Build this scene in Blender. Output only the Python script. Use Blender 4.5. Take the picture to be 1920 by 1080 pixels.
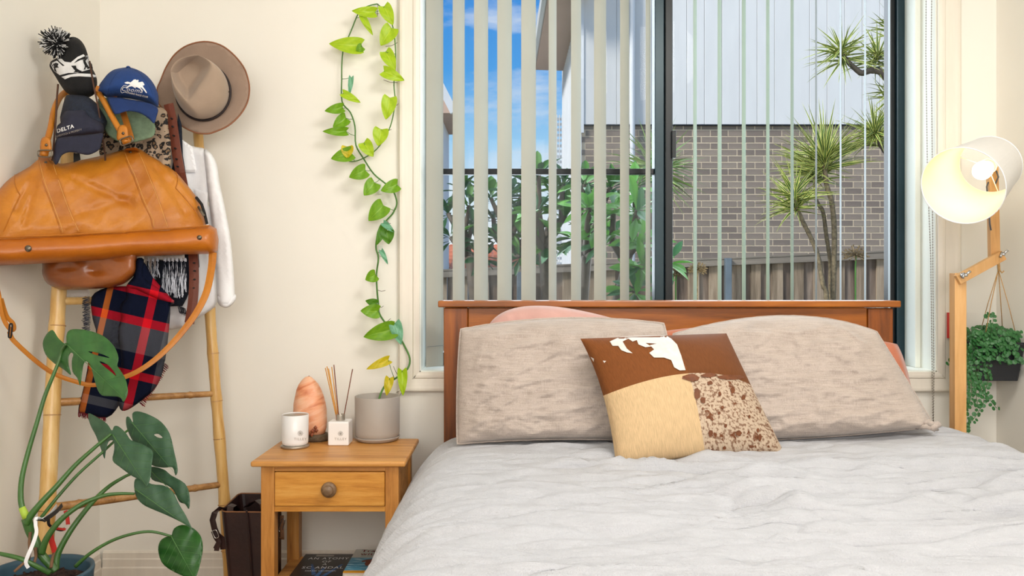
import bpy, bmesh, math, random
from mathutils import Vector, Matrix, noise
from mathutils.geometry import delaunay_2d_cdt
from mathutils.bvhtree import BVHTree
random.seed(7)
PI = math.pi
S = bpy.context.scene
for o in list(bpy.data.objects): bpy.data.objects.remove(o)
C = S.collection
# ------------------------------------------------------------------ camera
F = 1517.0; CX = 960.0; CY = 525.0; CZ = 1.12
cam = bpy.data.cameras.new('camera'); co = bpy.data.objects.new('camera', cam); C.objects.link(co)
cam.lens = F/1920*36; cam.sensor_width = 36; cam.clip_start = .02; cam.clip_end = 400
cam.shift_y = -15/1920
co.location = (0, 0, CZ); co.rotation_euler = (PI/2, 0, 0)
S.camera = co
S.view_settings.view_transform = 'Standard'; S.view_settings.look = 'None'
S.view_settings.exposure = 0.0; S.view_settings.gamma = 1
S.view_settings.use_curve_mapping = False
def W(px, py, d): return Vector(((px-CX)*d/F, d, CZ-(py-CY)*d/F))
# ------------------------------------------------------------------ world
wd = bpy.data.worlds.new('sky'); S.world = wd; wd.use_nodes = True
nt = wd.node_tree; N = nt.nodes; L = nt.links; N.clear()
tc = N.new('ShaderNodeTexCoord'); sx = N.new('ShaderNodeSeparateXYZ'); L.new(tc.outputs['Generated'], sx.inputs[0])
rp = N.new('ShaderNodeValToRGB'); L.new(sx.outputs['Z'], rp.inputs[0])
cr = rp.color_ramp; cr.elements[0].position = 0.04; cr.elements[0].color = (.93, .97, 1, 1)
cr.elements[1].position = .6; cr.elements[1].color = (.07, .25, .65, 1)
for p, c in ((.10, (.72, .88, 1, 1)), (.17, (.34, .66, .98, 1)), (.25, (.07, .38, .88, 1)), (.33, (.045, .30, .82, 1))):
    e = cr.elements.new(p); e.color = c
mp = N.new('ShaderNodeMapping'); mp.inputs['Scale'].default_value = (1.2, 1.2, 4.5); mp.inputs['Location'].default_value = (.3, .1, 1.35)
L.new(tc.outputs['Generated'], mp.inputs[0])
nz = N.new('ShaderNodeTexNoise'); nz.inputs['Scale'].default_value = 3.2; nz.inputs['Detail'].default_value = 7; nz.inputs['Roughness'].default_value = .6
L.new(mp.outputs[0], nz.inputs['Vector'])
r2 = N.new('ShaderNodeValToRGB'); r2.color_ramp.elements[0].position = .50; r2.color_ramp.elements[1].position = .70
L.new(nz.outputs['Fac'], r2.inputs[0])
mx = N.new('ShaderNodeMixRGB'); mx.inputs[2].default_value = (.88, .93, 1, 1)
L.new(r2.outputs[0], mx.inputs[0]); L.new(rp.outputs[0], mx.inputs[1])
bg = N.new('ShaderNodeBackground'); bg.inputs['Strength'].default_value = 1.05
L.new(mx.outputs[0], bg.inputs['Color'])
ow = N.new('ShaderNodeOutputWorld'); L.new(bg.outputs[0], ow.inputs[0])
# ------------------------------------------------------------------ lights
def light(name, typ, loc, direction, energy, color, **k):
    l = bpy.data.lights.new(name, typ); o = bpy.data.objects.new(name, l); C.objects.link(o)
    o.location = loc; o.rotation_euler = Vector(direction).to_track_quat('-Z', 'Y').to_euler()
    l.energy = energy; l.color = color
    for a, b in k.items(): setattr(l, a, b)
    return o
light('sun', 'SUN', (0, 0, 20), (.75, .42, -.62), 4.4, (1, .96, .90), angle=math.radians(12))
light('ceiling_light', 'AREA', (.75, 1.25, 2.5), (-.25, .45, -1), 27, (1, .96, .90), shape='DISK', size=.8)
light('room_fill', 'AREA', (.2, -1.4, 1.75), (-.08, 1, -.14), 58, (1, .985, .965), shape='RECTANGLE', size=2.6, size_y=1.4)
# added area light outside the window, strengthens the daylight indoors
light('daylight_fill', 'AREA', (.6, 4.1, 2.1), (0, -1, -.35), 110, (.86, .93, 1), shape='RECTANGLE', size=3.2, size_y=2.2)
# ------------------------------------------------------------------ helpers
class MB:
    def __init__(s): s.v = []; s.f = []; s.uv = {}
    def add(s, vs, fs, uvs=None):
        n = len(s.v); s.v += [Vector(a) for a in vs]; s.f += [tuple(i+n for i in q) for q in fs]
        if uvs:
            for i, u in enumerate(uvs): s.uv[n+i] = u
        return s
    def box(s, x0, x1, y0, y1, z0, z1):
        return s.add([(x0,y0,z0),(x1,y0,z0),(x1,y1,z0),(x0,y1,z0),(x0,y0,z1),(x1,y0,z1),(x1,y1,z1),(x0,y1,z1)],
                     [(0,3,2,1),(4,5,6,7),(0,1,5,4),(1,2,6,5),(2,3,7,6),(3,0,4,7)])
    def obox(s, a, b, wv, tv):
        """box from a to b with half-width vector wv and half-thickness vector tv"""
        a = Vector(a); b = Vector(b); wv = Vector(wv); tv = Vector(tv)
        return s.add([a-wv-tv, a+wv-tv, a+wv+tv, a-wv+tv, b-wv-tv, b+wv-tv, b+wv+tv, b-wv+tv],
                     [(0,3,2,1),(4,5,6,7),(0,1,5,4),(1,2,6,5),(2,3,7,6),(3,0,4,7)])
    def tube(s, pts, r, n=8, cap=True, closed=False):
        pts = [Vector(p) for p in pts]; m = len(pts)
        rr = r if isinstance(r, (list, tuple)) else [r]*m
        up = None; vs = []; fs = []; uvs = []
        for i, p in enumerate(pts):
            t = (pts[min(i+1, m-1)]-pts[max(i-1, 0)])
            if closed: t = pts[(i+1) % m]-pts[i-1]
            t.normalize()
            if up is None: up = Vector((0,0,1)) if abs(t.z) < .9 else Vector((1,0,0))
            a = t.cross(up)
            if a.length < 1e-5: a = t.orthogonal()
            a.normalize(); b = a.cross(t).normalized(); up = b
            for k in range(n):
                an = 2*PI*k/n; vs.append(p+a*(rr[i]*math.cos(an))+b*(rr[i]*math.sin(an))); uvs.append((k/n, i/max(1,m-1)))
        for i in range(m-1+(1 if closed else 0)):
            for k in range(n):
                k2 = (k+1) % n; j = (i+1) % m
                fs.append((i*n+k, i*n+k2, j*n+k2, j*n+k))
        if cap and not closed: fs.append(tuple(range(n))[::-1]); fs.append(tuple((m-1)*n+k for k in range(n)))
        return s.add(vs, fs, uvs)
    def ribbon(s, pts, w, t, nrm=(0,-1,0)):
        pts = [Vector(p) for p in pts]; m = len(pts); vs = []; fs = []; uvs = []
        ww = w if isinstance(w, (list, tuple)) else [w]*m
        for i, p in enumerate(pts):
            tg = (pts[min(i+1, m-1)]-pts[max(i-1, 0)]).normalized()
            nn = Vector(nrm); nn = (nn-tg*nn.dot(tg)).normalized(); sd = tg.cross(nn)
            h = ww[i]/2
            vs += [p-sd*h+nn*t/2, p-sd*h*.0+nn*t*.75, p+sd*h+nn*t/2, p+sd*h-nn*t/2, p-sd*h-nn*t/2]
            uvs += [(0, i/m), (.5, i/m), (1, i/m), (1, i/m), (0, i/m)]
        for i in range(m-1):
            for k in range(5):
                k2 = (k+1) % 5; fs.append((i*5+k, i*5+k2, i*5+5+k2, i*5+5+k))
        fs.append((4,3,2,1,0)); e = (m-1)*5; fs.append((e, e+1, e+2, e+3, e+4))
        return s.add(vs, fs, uvs)
    def lathe(s, prof, o=(0,0,0), n=32, M=None, sy=1.0):
        vs = []; fs = []; m = len(prof); uvs = []
        for i, (r, z) in enumerate(prof):
            for k in range(n):
                a = 2*PI*k/n; p = Vector((r*math.cos(a), r*math.sin(a)*sy, z))
                if M is not None: p = M @ p
                vs.append(p+Vector(o)); uvs.append((k/n, i/(m-1)))
        for i in range(m-1):
            for k in range(n):
                k2 = (k+1) % n; fs.append((i*n+k, i*n+k2, (i+1)*n+k2, (i+1)*n+k))
        if prof[0][0] > 1e-5: fs.append(tuple(range(n))[::-1])
        if prof[-1][0] > 1e-5: fs.append(tuple((m-1)*n+k for k in range(n)))
        return s.add(vs, fs, uvs)
    def grid(s, fn, nu, nv, flip=False):
        vs = []; uvs = []; fs = []
        for j in range(nv+1):
            for i in range(nu+1):
                vs.append(fn(i/nu, j/nv)); uvs.append((i/nu, j/nv))
        for j in range(nv):
            for i in range(nu):
                a = j*(nu+1)+i; q = (a, a+1, a+nu+2, a+nu+1)
                fs.append(q[::-1] if flip else q)
        return s.add(vs, fs, uvs)
def rot_to(direction):
    return Vector(direction).normalized().to_track_quat('Z', 'Y').to_matrix()
ROOT = {}
def props(o, label=None, cat=None, group=None, kind=None):
    if label: o['label'] = label
    if cat: o['category'] = cat
    if group: o['group'] = group
    if kind: o['kind'] = kind
    return o
def thing(name, label, cat, loc, group=None):
    o = bpy.data.objects.new(name, None); C.objects.link(o); o.location = loc; o.empty_display_size = .05
    ROOT[o] = Vector(loc); return props(o, label, cat, group)
def mesh_of(name, mb, mat, smooth, org=Vector((0,0,0))):
    me = bpy.data.meshes.new(name); me.from_pydata([v-org for v in mb.v], [], mb.f)
    if mb.uv:
        uvl = me.uv_layers.new(name='UVMap')
        li = [0]*len(me.loops); me.loops.foreach_get('vertex_index', li)
        dat = []
        for vi in li: dat += list(mb.uv.get(vi, (0, 0)))
        uvl.data.foreach_set('uv', dat)
    if mat: me.materials.append(mat)
    me.validate()
    if smooth: me.polygons.foreach_set('use_smooth', [True]*len(me.polygons))
    me.update(); return me
def obj(name, mb, mat, parent=None, label=None, cat=None, group=None, kind=None, smooth=False, bevel=0, weld=False, sub=0, seg=2):
    if parent is None:
        xs = [v.x for v in mb.v]; ys = [v.y for v in mb.v]; zs = [v.z for v in mb.v]
        org = Vector(((min(xs)+max(xs))/2, (min(ys)+max(ys))/2, min(zs)))
    else: org = ROOT[parent]
    o = bpy.data.objects.new(name, mesh_of(name, mb, mat, smooth, org)); C.objects.link(o)
    if parent is None: o.location = org
    else: o.parent = parent
    ROOT[o] = org
    if weld:
        m = o.modifiers.new('weld', 'WELD'); m.merge_threshold = 1e-5
    if bevel:
        m = o.modifiers.new('bevel', 'BEVEL'); m.width = bevel; m.segments = seg; m.limit_method = 'ANGLE'; m.angle_limit = .6
    if sub:
        m = o.modifiers.new('sub', 'SUBSURF'); m.levels = sub; m.render_levels = sub
    return props(o, label, cat, group, kind)
def struct(name, mb, mat, **k): return obj(name, mb, mat, kind='structure', **k)
def inst(name, me, loc, parent, M=None):
    o = bpy.data.objects.new(name, me); C.objects.link(o); o.parent = parent
    o.location = Vector(loc)-ROOT[parent]
    if M is not None:
        o.matrix_basis = Matrix.Translation(o.location) @ M.to_4x4()
    ROOT[o] = Vector(loc); return o
def nfun(x, y=0, z=0): return noise.noise(Vector((x, y, z)))
# ---- pixel-traced outlines into 2-D meshes
def crom(pts, n=5, closed=True):
    out = []; m = len(pts)
    rng = range(m) if closed else range(m-1)
    for i in rng:
        if closed: p0, p1, p2, p3 = pts[i-1], pts[i], pts[(i+1) % m], pts[(i+2) % m]
        else: p0, p1, p2, p3 = pts[max(i-1,0)], pts[i], pts[i+1], pts[min(i+2, m-1)]
        for k in range(n):
            t = k/n
            out.append(tuple(.5*((2*b)+(-a+c)*t+(2*a-5*b+4*c-d)*t*t+(-a+3*b-3*c+d)*t**3) for a, b, c, d in zip(p0, p1, p2, p3)))
    if not closed: out.append(tuple(pts[-1]))
    return out
def dens(pts, step):
    out = []
    for i, p in enumerate(pts):
        q = pts[(i+1) % len(pts)]; n = max(1, int(math.hypot(q[0]-p[0], q[1]-p[1])/step))
        for k in range(n): out.append((p[0]+(q[0]-p[0])*k/n, p[1]+(q[1]-p[1])*k/n))
    return out
def inside(p, poly):
    x, y = p; c = False; j = len(poly)-1
    for i in range(len(poly)):
        a, b = poly[i], poly[j]
        if (a[1] > y) != (b[1] > y) and x < (b[0]-a[0])*(y-a[1])/(b[1]-a[1])+a[0]: c = not c
        j = i
    return c
def bdist(p, poly):
    m = 1e9; x, y = p
    for i in range(len(poly)):
        ax, ay = poly[i-1]; bx, by = poly[i]; dx = bx-ax; dy = by-ay; l2 = dx*dx+dy*dy or 1e-9
        t = max(0, min(1, ((x-ax)*dx+(y-ay)*dy)/l2)); q = (ax+t*dx-x)**2+(ay+t*dy-y)**2
        if q < m: m = q
    return math.sqrt(m)
def tri2d(outline, res, holes=()):
    ol = dens(outline, res); pts = list(ol)
    edges = [(i, (i+1) % len(ol)) for i in range(len(ol))]
    hs = []
    for h in holes:
        hd = dens(h, res); b = len(pts); pts += hd; edges += [(b+i, b+(i+1) % len(hd)) for i in range(len(hd))]; hs.append(hd)
    x0 = min(p[0] for p in ol); x1 = max(p[0] for p in ol); y0 = min(p[1] for p in ol); y1 = max(p[1] for p in ol)
    j = 0; y = y0+res*.5
    while y < y1:
        x = x0+(res*.5 if j % 2 else 0)
        while x < x1:
            p = (x, y)
            if inside(p, ol) and bdist(p, ol) > res*.45 and not any(inside(p, h) for h in hs): pts.append(p)
            x += res
        y += res*.87; j += 1
    r = delaunay_2d_cdt([Vector(p) for p in pts], edges, [], 0, 1e-4)
    V = [tuple(p) for p in r[0]]; T = []
    for t in r[2]:
        c = (sum(V[i][0] for i in t)/3, sum(V[i][1] for i in t)/3)
        if inside(c, ol) and not any(inside(c, h) for h in hs):
            a, b, d = (V[i] for i in t)
            if (b[0]-a[0])*(d[1]-a[1])-(b[1]-a[1])*(d[0]-a[0]) < 0: t = (t[0], t[2], t[1])
            T.append(tuple(t))
    return V, T, ol, hs
def fbd(T):
    e = {}
    for t in T:
        for i in range(3): e[(t[i], t[(i+1) % 3])] = 1
    return [k for k in e if (k[1], k[0]) not in e]
def puff(outline, dfun, tf, tb, R, res, disp=None, holes=(), pw=.5, mb=None):
    """closed puffed body: traced rim, bulging to the front by tf and back by tb"""
    mb = mb or MB(); V, T, ol, hs = tri2d(outline, res, holes)
    D = []
    for p in V:
        q = bdist(p, ol)
        for h in hs: q = min(q, bdist(p, h))
        D.append(q)
    bd = set(i for e in fbd(T) for i in e)
    n = len(V); fr = []; bk = []; bi = {}
    for i, p in enumerate(V):
        t = min(1, D[i]/R); k = (1-(1-t)**2)**pw if t > 0 else 0
        if i in bd: k = 0
        d = dfun(*p)
        fr.append(W(p[0], p[1], d-tf*k+(disp(*p)*min(1, t*3) if disp else 0)))
        bk.append(W(p[0], p[1], d+tb*k))
    vs = fr[:]; uvs = [(p[0]/100, p[1]/100) for p in V]
    for i in range(n):
        if i in bd: bi[i] = i
        else: bi[i] = len(vs); vs.append(bk[i]); uvs.append(uvs[i])
    fs = [t for t in T]+[tuple(bi[i] for i in t[::-1]) for t in T if not all(i in bd for i in t)]
    return mb.add(vs, [f[::-1] for f in fs][::1], uvs) if False else mb.add(vs, fs, uvs)
def sheet(outline, dfun, th, res, disp=None, holes=(), mb=None):
    mb = mb or MB(); V, T, ol, hs = tri2d(outline, res, holes); n = len(V)
    vs = []
    for p in V:
        d = dfun(*p)+(disp(*p) if disp else 0); vs.append(W(p[0], p[1], d))
    vs += [v*(1)+Vector((v.x*th/v.y, th, (v.z-CZ)*th/v.y)) for v in vs]
    uvs = [(p[0]/100, p[1]/100) for p in V]*2
    fs = list(T)+[tuple(i+n for i in t[::-1]) for t in T]
    for a, b in fbd(T): fs.append((b, a, a+n, b+n))
    return mb.add(vs, fs, uvs)
def bvh(*os):
    vs = []; fs = []
    for o in os:
        b = len(vs); vs += [v.co+ROOT[o] for v in o.data.vertices]; fs += [tuple(i+b for i in p.vertices) for p in o.data.polygons]
    return BVHTree.FromPolygons(vs, fs)
EYE = Vector((0, 0, CZ))
def cast(T, px, py, off, dd=2.5):
    r = (W(px, py, 1)-EYE).normalized(); h = T.ray_cast(EYE, r)
    if h[0] is None: return W(px, py, dd)
    return h[0]-r*off
def decal(T, polys, off=.0012, res=4, mb=None, dd=2.5):
    """thin printed patch lying on a surface"""
    mb = mb or MB()
    for poly in polys:
        V, F3, ol, hs = tri2d(poly, res)
        mb.add([cast(T, p[0], p[1], off, dd) for p in V], F3, [(p[0]/100, p[1]/100) for p in V])
    return mb
def textmesh(body, shear=0, spacing=1):
    cu = bpy.data.curves.new('t', 'FONT'); cu.body = body; cu.size = 1; cu.shear = shear; cu.space_character = spacing
    cu.align_x = 'CENTER'; cu.align_y = 'CENTER'; cu.resolution_u = 3
    o = bpy.data.objects.new('t', cu); C.objects.link(o); bpy.context.view_layer.update()
    me = bpy.data.meshes.new_from_object(o.evaluated_get(bpy.context.evaluated_depsgraph_get()))
    v = [tuple(a.co)[:2] for a in me.vertices]; f = [tuple(p.vertices) for p in me.polygons]
    bpy.data.objects.remove(o); bpy.data.curves.remove(cu); bpy.data.meshes.remove(me); return v, f
def text_on(T, body, c, size, ang, off=.002, shear=0, spacing=1, xs=1, mb=None, bold=0):
    v, f = textmesh(body, shear, spacing); ca = math.cos(ang); sa = math.sin(ang); mb = mb or MB(); vs = []
    offs = [(0, 0)] if not bold else [(0, 0), (bold, 0), (0, bold), (bold, bold)]
    for ox, oy in offs:
        vs = []
        for x, y in v:
            X = x*size*xs; Y = -y*size; px = c[0]+ox+X*ca-Y*sa; py = c[1]+oy+X*sa+Y*ca
            vs.append(cast(T, px, py, off))
        mb.add(vs, f)
    return mb
def text_plane(body, o, ux, uy, nrm, off=.0008, mb=None, shear=0, spacing=1, bold=0):
    v, f = textmesh(body, shear, spacing); mb = mb or MB(); o = Vector(o); ux = Vector(ux); uy = Vector(uy)
    for b in ((0,) if not bold else (0, bold, -bold)):
        mb.add([o+ux*(x+b)+uy*y+Vector(nrm)*off for x, y in v], f)
    return mb
# ------------------------------------------------------------------ materials
def srgb(c):
    return tuple(((x/255)/12.92 if x/255 <= .04045 else ((x/255+.055)/1.055)**2.4) for x in c)+(1,)
def newmat(name):
    m = bpy.data.materials.new(name); m.use_nodes = True; t = m.node_tree
    b = t.nodes['Principled BSDF']; return m, t, b
def nd(t, typ, **k):
    n = t.nodes.new(typ)
    for a, b in k.items():
        if a in n.inputs: n.inputs[a].default_value = b
        else: setattr(n, a, b)
    return n
def coords(t, scale=(1,1,1), kind='Object', rot=(0,0,0)):
    tcn = t.nodes.new('ShaderNodeTexCoord'); m = t.nodes.new('ShaderNodeMapping')
    m.inputs['Scale'].default_value = scale; m.inputs['Rotation'].default_value = rot
    t.links.new(tcn.outputs[kind], m.inputs[0]); return m.outputs[0]
def ramp(t, fac, stops, interp='LINEAR'):
    r = t.nodes.new('ShaderNodeValToRGB'); r.color_ramp.interpolation = interp; e = r.color_ramp.elements
    e[0].position = stops[0][0]; e[0].color = stops[0][1]; e[1].position = stops[-1][0]; e[1].color = stops[-1][1]
    for p, c in stops[1:-1]:
        q = e.new(p); q.color = c
    t.links.new(fac, r.inputs[0]); return r.outputs[0]
def bump(t, b, h, strength, dist):
    bn = t.nodes.new('ShaderNodeBump'); bn.inputs['Strength'].default_value = strength; bn.inputs['Distance'].default_value = dist
    t.links.new(h, bn.inputs['Height']); t.links.new(bn.outputs[0], b.inputs['Normal'])
def mat(name, c, rough=.6, var=.12, scale=8, bs=.0, bscale=None, metal=0, c2=None, sheen=0, trans=0, coat=0, det=5, stretch=(1,1,1), kind='Object', spec=None):
    m, t, b = newmat(name); c = srgb(c); v = coords(t, tuple(stretch), kind)
    nzn = nd(t, 'ShaderNodeTexNoise', Scale=scale, Detail=det, Roughness=.6); t.links.new(v, nzn.inputs['Vector'])
    if c2: lo = srgb(c2)
    else: lo = tuple(x*(1-var*1.6) for x in c[:3])+(1,)
    hi = c if c2 else tuple(min(1, x*(1+var*.6)) for x in c[:3])+(1,)
    t.links.new(ramp(t, nzn.outputs['Fac'], [(.3, lo), (.7, hi)]), b.inputs['Base Color'])
    b.inputs['Roughness'].default_value = rough; b.inputs['Metallic'].default_value = metal
    if sheen: b.inputs['Sheen Weight'].default_value = sheen
    if coat: b.inputs['Coat Weight'].default_value = coat; b.inputs['Coat Roughness'].default_value = .15
    if spec is not None: b.inputs['Specular IOR Level'].default_value = spec
    if bs:
        n2 = nd(t, 'ShaderNodeTexNoise', Scale=bscale or scale*6, Detail=6); t.links.new(v, n2.inputs['Vector']); bump(t, b, n2.outputs['Fac'], bs, .004)
    if trans:
        tr = t.nodes.new('ShaderNodeBsdfTranslucent'); mxs = t.nodes.new('ShaderNodeMixShader'); mxs.inputs[0].default_value = trans
        src = b.inputs['Base Color'].links[0].from_socket; t.links.new(src, tr.inputs['Color'])
        out = t.nodes['Material Output']; t.links.new(b.outputs[0], mxs.inputs[1]); t.links.new(tr.outputs[0], mxs.inputs[2]); t.links.new(mxs.outputs[0], out.inputs[0])
    return m
def wood(name, cs, axis='x', scale=1, rough=.4, knots=False, coat=.0, bs=.15):
    m, t, b = newmat(name); st = {'x': (1.2, 14, 14), 'y': (14, 1.2, 14), 'z': (14, 14, 1.2)}[axis]
    v = coords(t, tuple(a*scale for a in st))
    n1 = nd(t, 'ShaderNodeTexNoise', Scale=1.6, Detail=3, Distortion=.8); t.links.new(v, n1.inputs['Vector'])
    wv = nd(t, 'ShaderNodeTexNoise', Scale=9, Detail=8, Roughness=.7); t.links.new(v, wv.inputs['Vector'])
    mxn = t.nodes.new('ShaderNodeMath'); mxn.operation = 'MULTIPLY_ADD'; mxn.inputs[1].default_value = .35
    t.links.new(wv.outputs['Fac'], mxn.inputs[0])
    ml = t.nodes.new('ShaderNodeMath'); ml.operation = 'MULTIPLY'; ml.inputs[1].default_value = .65
    t.links.new(n1.outputs['Fac'], ml.inputs[0]); t.links.new(ml.outputs[0], mxn.inputs[2])
    k = len(cs); colr = ramp(t, mxn.outputs[0], [(.32+.36*i/(k-1), srgb(c)) for i, c in enumerate(cs)])
    if knots:
        v2 = coords(t, (1.0, 2.2, 2.2)); vo = nd(t, 'ShaderNodeTexVoronoi', Scale=2.6); t.links.new(v2, vo.inputs['Vector'])
        kr = ramp(t, vo.outputs['Distance'], [(.0, (.18, .12, .1, 1)), (.035, (.3, .2, .15, 1)), (.05, (.75, .7, .65, 1)), (.075, (1, 1, 1, 1))])
        mm = t.nodes.new('ShaderNodeMixRGB'); mm.blend_type = 'MULTIPLY'; mm.inputs[0].default_value = 1
        t.links.new(colr, mm.inputs[1]); t.links.new(kr, mm.inputs[2]); colr = mm.outputs[0]
    t.links.new(colr, b.inputs['Base Color']); b.inputs['Roughness'].default_value = rough
    if coat: b.inputs['Coat Weight'].default_value = coat; b.inputs['Coat Roughness'].default_value = .2
    bump(t, b, wv.outputs['Fac'], bs, .002); return m
def linen(name, c, c2, th=380, bs=.3, fs=5, fst=(1, 2.4, 2.4), bd=.03):
    m, t, b = newmat(name); v = coords(t, (1,1,1))
    a = nd(t, 'ShaderNodeTexNoise', Scale=1.0, Detail=4); va = coords(t, (th, th, 20)); t.links.new(va, a.inputs['Vector'])
    d = nd(t, 'ShaderNodeTexNoise', Scale=1.0, Detail=4); vb = coords(t, (20, 20, th)); t.links.new(vb, d.inputs['Vector'])
    e = nd(t, 'ShaderNodeTexNoise', Scale=14, Detail=6, Roughness=.65); t.links.new(v, e.inputs['Vector'])
    ad = t.nodes.new('ShaderNodeMath'); ad.operation = 'ADD'; t.links.new(a.outputs[0], ad.inputs[0]); t.links.new(d.outputs[0], ad.inputs[1])
    ad2 = t.nodes.new('ShaderNodeMath'); ad2.operation = 'MULTIPLY_ADD'; ad2.inputs[1].default_value = .35; t.links.new(ad.outputs[0], ad2.inputs[0])
    ml = t.nodes.new('ShaderNodeMath'); ml.operation = 'MULTIPLY'; ml.inputs[1].default_value = .3; t.links.new(e.outputs[0], ml.inputs[0]); t.links.new(ml.outputs[0], ad2.inputs[2])
    t.links.new(ramp(t, ad2.outputs[0], [(.38, srgb(c2)), (.62, srgb(c))]), b.inputs['Base Color'])
    b.inputs['Roughness'].default_value = .85; b.inputs['Sheen Weight'].default_value = .25; b.inputs['Specular IOR Level'].default_value = .2
    f = nd(t, 'ShaderNodeTexNoise', Scale=fs, Detail=6, Roughness=.55, Distortion=.8); f.noise_type = 'RIDGED_MULTIFRACTAL'; f.normalize = True; vv = coords(t, fst); t.links.new(vv, f.inputs['Vector'])
    hm = t.nodes.new('ShaderNodeMath'); hm.operation = 'MULTIPLY_ADD'; hm.inputs[1].default_value = .08; t.links.new(ad.outputs[0], hm.inputs[0]); t.links.new(f.outputs[0], hm.inputs[2])
    bump(t, b, hm.outputs[0], bs, bd); return m
def uvsplit(t, su=1, sv=1, rot=0):
    v = coords(t, (su, sv, 1), 'UV', (0, 0, rot)); s = t.nodes.new('ShaderNodeSeparateXYZ'); t.links.new(v, s.inputs[0]); return s.outputs[0], s.outputs[1], v
def mathn(t, op, a, b=None, val=None):
    n = t.nodes.new('ShaderNodeMath'); n.operation = op; t.links.new(a, n.inputs[0])
    if b is not None: t.links.new(b, n.inputs[1])
    if val is not None: n.inputs[1].default_value = val
    return n.outputs[0]
def mixc(t, fac, a, b, blend='MIX'):
    n = t.nodes.new('ShaderNodeMixRGB'); n.blend_type = blend
    for i, q in enumerate((fac, a, b)):
        if isinstance(q, (float, int)): n.inputs[i].default_value = q
        elif isinstance(q, tuple): n.inputs[i].default_value = q
        else: t.links.new(q, n.inputs[i])
    return n.outputs[0]

M_wall = mat('cream_wall_paint', (244, 240, 230), .75, .02, 1.2, .03, 60)
M_ceil = mat('ceiling_paint', (240, 238, 232), .8, .01, 2)
M_trim = mat('cream_gloss_trim', (236, 228, 214), .4, .05, 4, .05, 18, stretch=(6, 6, .6))
M_floor = wood('floor_boards', [(120, 85, 55), (165, 125, 85)], 'y', .6)
M_reveal = mat('white_reveal', (238, 240, 230), .5, .03, 3)
M_frame = mat('dark_teal_aluminium', (28, 52, 60), .35, .1, 5, metal=.3)
M_frame2 = mat('black_aluminium', (12, 18, 22), .4, .1, 5, metal=.2)
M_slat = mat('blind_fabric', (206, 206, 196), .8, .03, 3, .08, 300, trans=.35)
M_slat_lit = mat('blind_fabric_backlit', (178, 196, 176), .7, .03, 3, trans=.2)  # greenish light through the off-white slats, painted into the fabric colour
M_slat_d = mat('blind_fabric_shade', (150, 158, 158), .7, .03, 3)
M_head = wood('orange_pine', [(116, 62, 6), (160, 88, 12), (186, 110, 22)], 'x', .8, .42, True, .08)
M_headz = wood('orange_pine_upright', [(104, 52, 6), (146, 76, 12), (168, 94, 18)], 'z', .8, .42, False, .08)
M_oak = wood('golden_oak', [(168, 108, 48), (204, 142, 70), (222, 166, 96)], 'x', 1.6, .42, bs=.3)
M_oakz = wood('golden_oak_upright', [(158, 98, 40), (198, 134, 62), (214, 154, 84)], 'z', 1.6, .45, bs=.3)
M_oakd = wood('drawer_oak', [(190, 122, 42), (216, 150, 62), (228, 168, 84)], 'x', 2.2, .42, bs=.3)
M_beech = wood('lamp_beech', [(206, 150, 88), (226, 174, 112), (236, 190, 132)], 'z', 1.0, .45)
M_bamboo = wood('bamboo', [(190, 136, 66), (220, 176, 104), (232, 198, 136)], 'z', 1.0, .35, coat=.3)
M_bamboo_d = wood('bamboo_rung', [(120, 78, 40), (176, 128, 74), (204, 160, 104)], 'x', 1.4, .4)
M_linen = linen('duvet_linen', (192, 193, 198), (180, 181, 186), bs=.7, fs=3.2, fst=(1, 3.2, 3.2), bd=.04)
M_linen_p = linen('pillow_linen', (196, 182, 172), (168, 154, 144), bs=.6, fs=5, fst=(1, 1, 1.6), bd=.03)
M_pink = mat('pink_cotton', (206, 160, 150), .8, .06, 10, .1, 120, sheen=.3)
M_terra = mat('terracotta_cotton', (196, 116, 84), .8, .06, 10, .1, 120, sheen=.3)
M_leather = mat('tan_leather', (206, 132, 34), .45, .1, 7, .22, 130, c2=(174, 100, 14), coat=.04)
M_leather2 = mat('tan_leather_strap', (194, 120, 32), .5, .1, 10, .15, 130, c2=(160, 90, 16))
M_leather3 = mat('brown_leather_pouch', (166, 92, 34), .3, .1, 7, .1, 100, c2=(118, 58, 16), coat=.3)
M_beltbrown = mat('red_brown_belt', (120, 62, 44), .45, .1, 9, .15, 120)
M_belt2 = mat('dark_brown_belt', (92, 60, 38), .5, .1, 9, .15, 120)
M_dark_leather = mat('dark_brown_leather', (58, 34, 30), .4, .15, 8, .15, 90, c2=(36, 22, 22))
M_edge_leather = mat('tan_leather_edge', (150, 100, 62), .6)
M_brass = mat('aged_metal', (120, 112, 100), .35, .1, 20, metal=.9)
M_steel = mat('steel', (190, 190, 190), .25, .05, 20, metal=1)
M_black = mat('black_knit', (18, 18, 20), .9, .2, 60, .5, 200)
M_whiteknit = mat('white_knit', (232, 232, 232), .9, .06, 60, .5, 200)
M_navy = mat('navy_cotton', (36, 38, 58), .85, .15, 40, .2, 400)
M_navymesh = mat('navy_mesh', (26, 36, 56), .8, .4, 160, .6, 260)
M_blue = mat('royal_blue_cotton', (22, 62, 126), .8, .1, 30, .2, 400)
M_blue_d = mat('royal_blue_bill', (16, 48, 104), .8, .1, 30, .2, 400)
M_greencap = mat('sage_linen', (118, 140, 112), .85, .15, 60, .3, 300)
M_white = mat('white_cotton', (246, 246, 248), .8, .02, 20, .12, 200, sheen=.1)
M_print_w = mat('white_print', (240, 240, 240), .6, .01)
M_print_k = mat('black_print', (14, 14, 16), .7, .01)
M_print_g = mat('grey_print', (168, 160, 150), .6, .01)
M_print_r = mat('red_print', (170, 30, 40), .6, .01)
M_felt = mat('taupe_felt', (160, 136, 118), .95, .06, 14, .15, 300, sheen=.3)
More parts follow.
